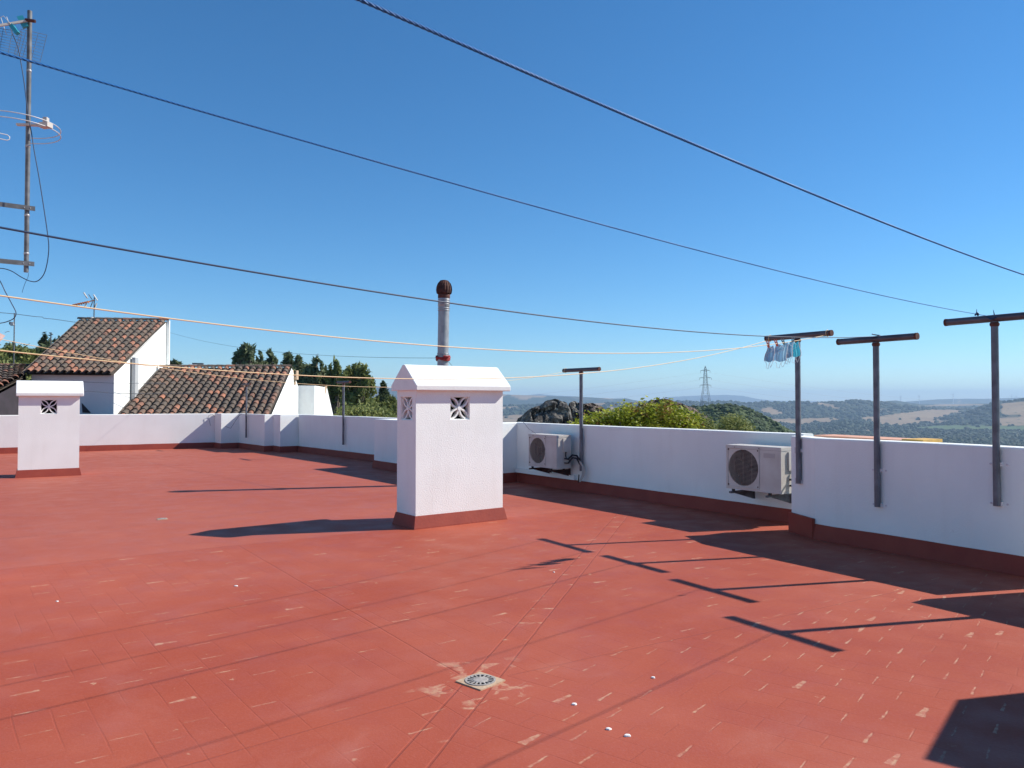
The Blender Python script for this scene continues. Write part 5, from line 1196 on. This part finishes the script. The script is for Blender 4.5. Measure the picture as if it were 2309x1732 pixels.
def terrain_z(x, y):
    r = math.hypot(x, y); z = table(BASE, r)
    px = PW / 2 + FPX * x / max(y, 1)
    if y < 20: return z
    for (r0, wf, wb_, crest) in RIDGES:
        dr = (y - r0) / (wf if y < r0 else wb_)
        if abs(dr) > 2.4: continue
        cz = EYE - (table(crest, px) - 904) / FPX * r0
        if px < crest[0][0]: cz -= (crest[0][0] - px) / FPX * r0 * .25
        bz = z; k = math.exp(-dr * dr * 1.6)
        if cz > bz: z = bz + (cz - bz) * k
    amp = min(6, r * .002)
    z += amp * (noise.noise(Vector((x / 220, y / 220, .5))) * .5 + noise.noise(Vector((x / 60, y / 60, 1.5))) * .22)
    return z
def in_poly(p, poly):
    x, y = p; c = False; n = len(poly); j = n - 1
    for i in range(n):
        xi, yi = poly[i]; xj, yj = poly[j]
        if (yi > y) != (yj > y) and x < (xj - xi) * (y - yi) / (yj - yi) + xi: c = not c
        j = i
    return c
FIELDS = [([zR(*q) for q in ((-60, 392), (0, 372), (120, 366), (560, 362), (600, 380), (500, 405), (300, 417), (60, 414))], 1),
          ([zR(*q) for q in ((750, 352), (960, 345), (1270, 300), (1400, 288), (1600, 288), (1720, 298), (1600, 325), (1430, 362), (1500, 385), (1400, 402), (1080, 428), (940, 415), (820, 395))], 1),
          ([zR(*q) for q in ((1350, 402), (1440, 395), (1640, 365), (1640, 378), (1560, 398), (1400, 420))], 1),
          ([zR(*q) for q in ((2003, 235), (2212, 208), (2400, 208), (2400, 350), (2212, 345), (2003, 330))], 1),
          ([zR(*q) for q in ((1960, 385), (2040, 350), (2400, 360), (2400, 425), (2212, 428), (2000, 420))], 1),
          ([zR(*q) for q in ((1180, 452), (1350, 435), (1560, 424), (1900, 428), (2400, 430), (2400, 475), (1900, 468), (1500, 470), (1260, 460))], 2),
          ([zR(*q) for q in ((800, 470), (980, 460), (1150, 455), (1180, 462), (1000, 476))], 1),
          ([zR(*q) for q in ((1200, 262), (1500, 240), (1700, 238), (1930, 240), (1930, 252), (1500, 256), (1300, 268))], 1),
          ([z6(*q) for q in ((-400, 505), (35, 503), (150, 503), (120, 520), (-400, 522))], 1), ([z6(*q) for q in ((-400, 590), (35, 583), (170, 570), (260, 580), (200, 640), (-400, 660))], 1),
          ([z6(*q) for q in ((820, 530), (900, 522), (1160, 520), (1160, 580), (820, 600))], 1)]
def cover(x, y, z):
    if y > 1200 and y < 12500:
        px = proj((x, y, z))
        wx = noise.noise(Vector((x / 130, y / 260, 7))) * 5; wy = noise.noise(Vector((x / 130, y / 260, 17))) * 1.6
        for poly, k in FIELDS:
            if in_poly((px[0] + wx, px[1] + wy), poly): return k
        if y > 3300:
            q = noise.noise(Vector((x / 260, y / 700, 3.3))) + .5 * noise.noise(Vector((x / 90, y / 240, 5.1)))
            if q > (.52 if y < 6500 else .38): return 1
    return 0
def build_terrain():
    rs = []; r = 24.0
    while r < 17000: rs.append(r); r *= 1.0135 if 1500 < r < 7500 else 1.028
    az = [R(-62) + R(124) * i / 900 for i in range(901)]
    vs = []; cov = []
    for r in rs:
        for a in az:
            x = r * math.tan(a) if abs(a) < R(63) else 0; y = r; x = r * math.tan(a)
            z = terrain_z(x, y); vs.append((x, y, z))
            cov.append(cover(x, y, z) if r > 1200 else (0 if r > 200 else 3))
    n = len(az); fs = [(j * n + i, j * n + i + 1, (j + 1) * n + i + 1, (j + 1) * n + i) for j in range(len(rs) - 1) for i in range(n - 1)]
    # close the ground behind the camera
    b0 = len(vs); vs += [(-45, -60, -7), (45, -60, -7)]; fs.append((b0, b0 + 1, n - 1) + tuple(range(n - 2, -1, -1))); cov += [3, 3]
    me = bpy.data.meshes.new('ground'); me.from_pydata(vs, [], fs); me.polygons.foreach_set('use_smooth', [True] * len(fs))
    at_ = me.attributes.new('cover', 'FLOAT_COLOR', 'POINT')
    buf = []
    for c in cov: buf += [1. if c == 1 else 0., 1. if c == 2 else 0., 1. if c == 3 else 0., 1.]
    at_.data.foreach_set('color', buf)
    m = bpy.data.materials.new('countryside'); m.use_nodes = True; t = m.node_tree; p = t.nodes['Principled BSDF']; p.inputs['Roughness'].default_value = .95; p.inputs['Specular IOR Level'].default_value = .1
    N = t.nodes.new; L = t.links.new; tc = N('ShaderNodeTexCoord'); A = N('ShaderNodeAttribute'); A.attribute_name = 'cover'; sp_ = N('ShaderNodeSeparateColor'); L(A.outputs['Color'], sp_.inputs[0])
    def nz(s, d=5): n_ = N('ShaderNodeTexNoise'); n_.inputs['Scale'].default_value = s; n_.inputs['Detail'].default_value = d; L(tc.outputs['Object'], n_.inputs['Vector']); return n_.outputs['Fac']
    def rng(v, a, c): n_ = N('ShaderNodeMapRange'); L(v, n_.inputs[0]); n_.inputs[1].default_value = a; n_.inputs[2].default_value = c; return n_.outputs[0]
    def mix(f, a, c):
        n_ = N('ShaderNodeMixRGB'); L(f, n_.inputs[0])
        for i, v in ((1, a), (2, c)):
            if isinstance(v, tuple): n_.inputs[i].default_value = (*v, 1)
            else: L(v, n_.inputs[i])
        return n_.outputs[0]
    wood = mix(rng(nz(.05, 8), .4, .62), (.014, .026, .014), (.040, .056, .028)); wood = mix(rng(nz(.006, 5), .60, .68), wood, (.13, .105, .065))
    tan = mix(rng(nz(.008, 6), .35, .65), (.24, .165, .10), (.31, .225, .135)); tan = mix(rng(nz(.03, 6), .62, .68), tan, (.06, .07, .035))
    green = mix(rng(nz(.01, 4), .35, .65), (.075, .115, .045), (.11, .15, .055))
    near_ = mix(rng(nz(.4, 6), .4, .6), (.05, .055, .025), (.16, .125, .07))
    c = mix(sp_.outputs[0], wood, tan); c = mix(sp_.outputs[1], c, green); c = mix(sp_.outputs[2], c, near_); L(c, p.inputs['Base Color'])
    me.materials.append(m); o = bpy.data.objects.new('ground', me); COL.objects.link(o); tag(o, 'rolling countryside of woods, dry fields and hills', kind='structure')
build_terrain()

# woods and scrub: blobs of crown on the slopes
def woods():
    v1, f1 = ico(1); v0, f0 = ico(0)
    for name, label, n, mat_, rng_, seed in (('woodland', 'dark oak woods covering the valley and far ridges', 15000, 'woods', (1500, 5200), 5), ('scrub', 'green scrub covering the near hillside', 5200, 'scrub', (230, 760), 6)):
        rr = random.Random(seed); b = MB(); cnt = 0; tries = 0
        while cnt < n and tries < n * 8:
            tries += 1
            u = rr.random(); y = rng_[0] * (rng_[1] / rng_[0]) ** (u ** (1.15 if n > 9000 else 1)); px = rr.uniform(1080 if n > 9000 else 1380, 2420); x = (px - PW / 2) / FPX * y
            z = terrain_z(x, y)
            if n > 9000:
                if cover(x, y, z): 
                    if rr.random() > .012: continue
                s = rr.uniform(4.5, 9.5) * (1 + y / 9000)
            else:
                s = rr.uniform(1.0, 2.6)
                if noise.noise(Vector((x / 22, y / 30, 2))) > .28: continue
            P_ = proj((x, y, z + s))
            if P_[1] > 1030: continue
            V, F_ = (v1, f1) if y < 2600 else (v0, f0); j = rr.random() * 50
            base = rr.random()
            vs = []
            for q in V:
                k = 1 + .5 * noise.noise(q * 1.7 + Vector((j, 0, 0))); vs.append((x + q.x * s * k, y + q.y * s * k, z + max(-.3, q.z) * s * .85 * k + s * .15))
            b.add(vs, F_, 0, base, False); cnt += 1
        b.build(name, M[mat_], label=label, kind='stuff')
woods()
# a handful of separate field trees and farm buildings would be a pixel each; the light patches are dry clearings

# ------------------------------------------------------------------ pylon and lines
PYY = 640.0
pb, pt_ = at(1591, 928, PYY), at(1591, 827.5, PYY)
py = thing('pylon', 'steel lattice power pylon standing beyond the hillside', 'pylon', (pb.x, pb.y, pb.z - 1)); Hh = pt_.z - pb.z + 1
def lattice(b):
    lv = [(0, 4.6), (.14, 3.9), (.28, 3.2), (.42, 2.5), (.55, 1.85), (.66, 1.45), (.76, 1.25), (.86, 1.05), (.95, .8), (1.0, .3)]
    r_ = .085
    for (t0, w0), (t1, w1) in zip(lv, lv[1:]):
        z0, z1_ = t0 * Hh, t1 * Hh
        C0 = [(s * w0, q * w0, z0) for s, q in ((-1, -1), (1, -1), (1, 1), (-1, 1))]; C1 = [(s * w1, q * w1, z1_) for s, q in ((-1, -1), (1, -1), (1, 1), (-1, 1))]
        for k in range(4):
            b.tube([C0[k], C1[k]], r_ * 1.3, 4); b.tube([C0[k], C1[(k + 1) % 4]], r_ * .7, 4); b.tube([C0[(k + 1) % 4], C1[k]], r_ * .7, 4); b.tube([C1[k], C1[(k + 1) % 4]], r_ * .6, 4)
one(lattice, 'tower', M['pylon'], py)
arms = []
for t, l in ((.60, 4.6), (.76, 5.0), (.92, 3.9)):
    z = t * Hh
    def arm(b):
        for s in (-1, 1):
            for q in (-.9, .9): b.tube([(0, q, z + .9), (s * l, 0, z)], .10, 4); b.tube([(s * 1, q, z), (s * l, 0, z)], .10, 4)
            b.tube([(s * l, 0, z), (s * l, 0, z - 1.8)], .12, 5)
    one(arm, 'crossarm', M['pylon'], py); arms += [(s * l, z - 1.8) for s in (-1, 1)]
one(lambda b: b.tube([(0, 0, Hh), (0, 0, Hh + .8)], .3, 6), 'peak', M['pylon'], py)
for i, (x, z) in enumerate(arms):
    a = Vector((pb.x + x, pb.y, pb.z - 1 + z))
    if x > 0: e_ = Vector((pb.x + 700 + x, pb.y + 420, a.z - 32)); lb = 'power line running right from the pylon'
    else: e_ = Vector((pb.x - 560, pb.y + 380, a.z - 38)); lb = 'power line running left from the pylon'
    b = MB(); b.tube([a.lerp(e_, k / 40) + Vector((0, 0, -14 * 4 * (k / 40) * (1 - k / 40) * .8)) for k in range(41)], .035, 4)
    b.build('power_line', M['cable'], label=('highest ', 'middle ', 'lowest ')[2 - i // 2] + lb, cat='power line', group='power lines from the pylon')

# ------------------------------------------------------------------ wind turbines
def turbine(px, yb, yt, Y, label, ang, ph):
    b0, b1_ = at(px, yb, Y), at(px, yt, Y); H_ = b1_.z - b0.z
    root = thing('wind_turbine', label, 'wind turbine', (b0.x, b0.y, b0.z - 10), ang, 'wind turbines on the far ridge')
    one(lambda b: b.tube([(0, 0, 0), (0, 0, H_ + 10)], [4.2, 2.6], 8), 'tower', M['turbine'], root)
    one(lambda b: b.box(-4.5, 4.5, -3, 3, H_ + 8, H_ + 14), 'nacelle', M['galv'], root)
    for k in range(3):
        a = ph + k * 2.094
        one(lambda b: b.tube([(-5.5, 0, H_ + 11), (-5.8, 14 * math.cos(a), H_ + 11 + 14 * math.sin(a)), (-6, 30 * math.cos(a), H_ + 11 + 30 * math.sin(a))], [1.3, 1.6, .4], 5), 'blade', M['turbine'], root)
turbine(2031.2, 915, 895, 8400, 'leftmost wind turbine, right of the middle T post', .3, .5)
turbine(2073, 915, 893.5, 8300, 'second wind turbine from the left', .2, 1.3)
turbine(2149.5, 912, 890.5, 8500, 'wind turbine standing alone between the T posts, third from left', .4, .1)
turbine(2281.6, 901, 891, 9600, 'left one of the close turbine pair near the right edge', .3, .9)
turbine(2291.5, 901, 893.8, 9700, 'right one of the close turbine pair near the right edge', .3, .2)

# ------------------------------------------------------------------ air
hz = MB(); hz.box(-33000, 33000, -200, 17200, -150, 215)
m = bpy.data.materials.new('thin_blue_haze'); m.use_nodes = True; t = m.node_tree; t.nodes.remove(t.nodes['Principled BSDF'])
vo = t.nodes.new('ShaderNodeVolumePrincipled'); vo.inputs['Color'].default_value = (.55, .76, 1, 1); vo.inputs['Density'].default_value = .000105; vo.inputs['Anisotropy'].default_value = .1
t.links.new(vo.outputs[0], t.nodes['Material Output'].inputs['Volume'])
hz.build('haze', m, label='thin bluish haze over the countryside', kind='stuff')
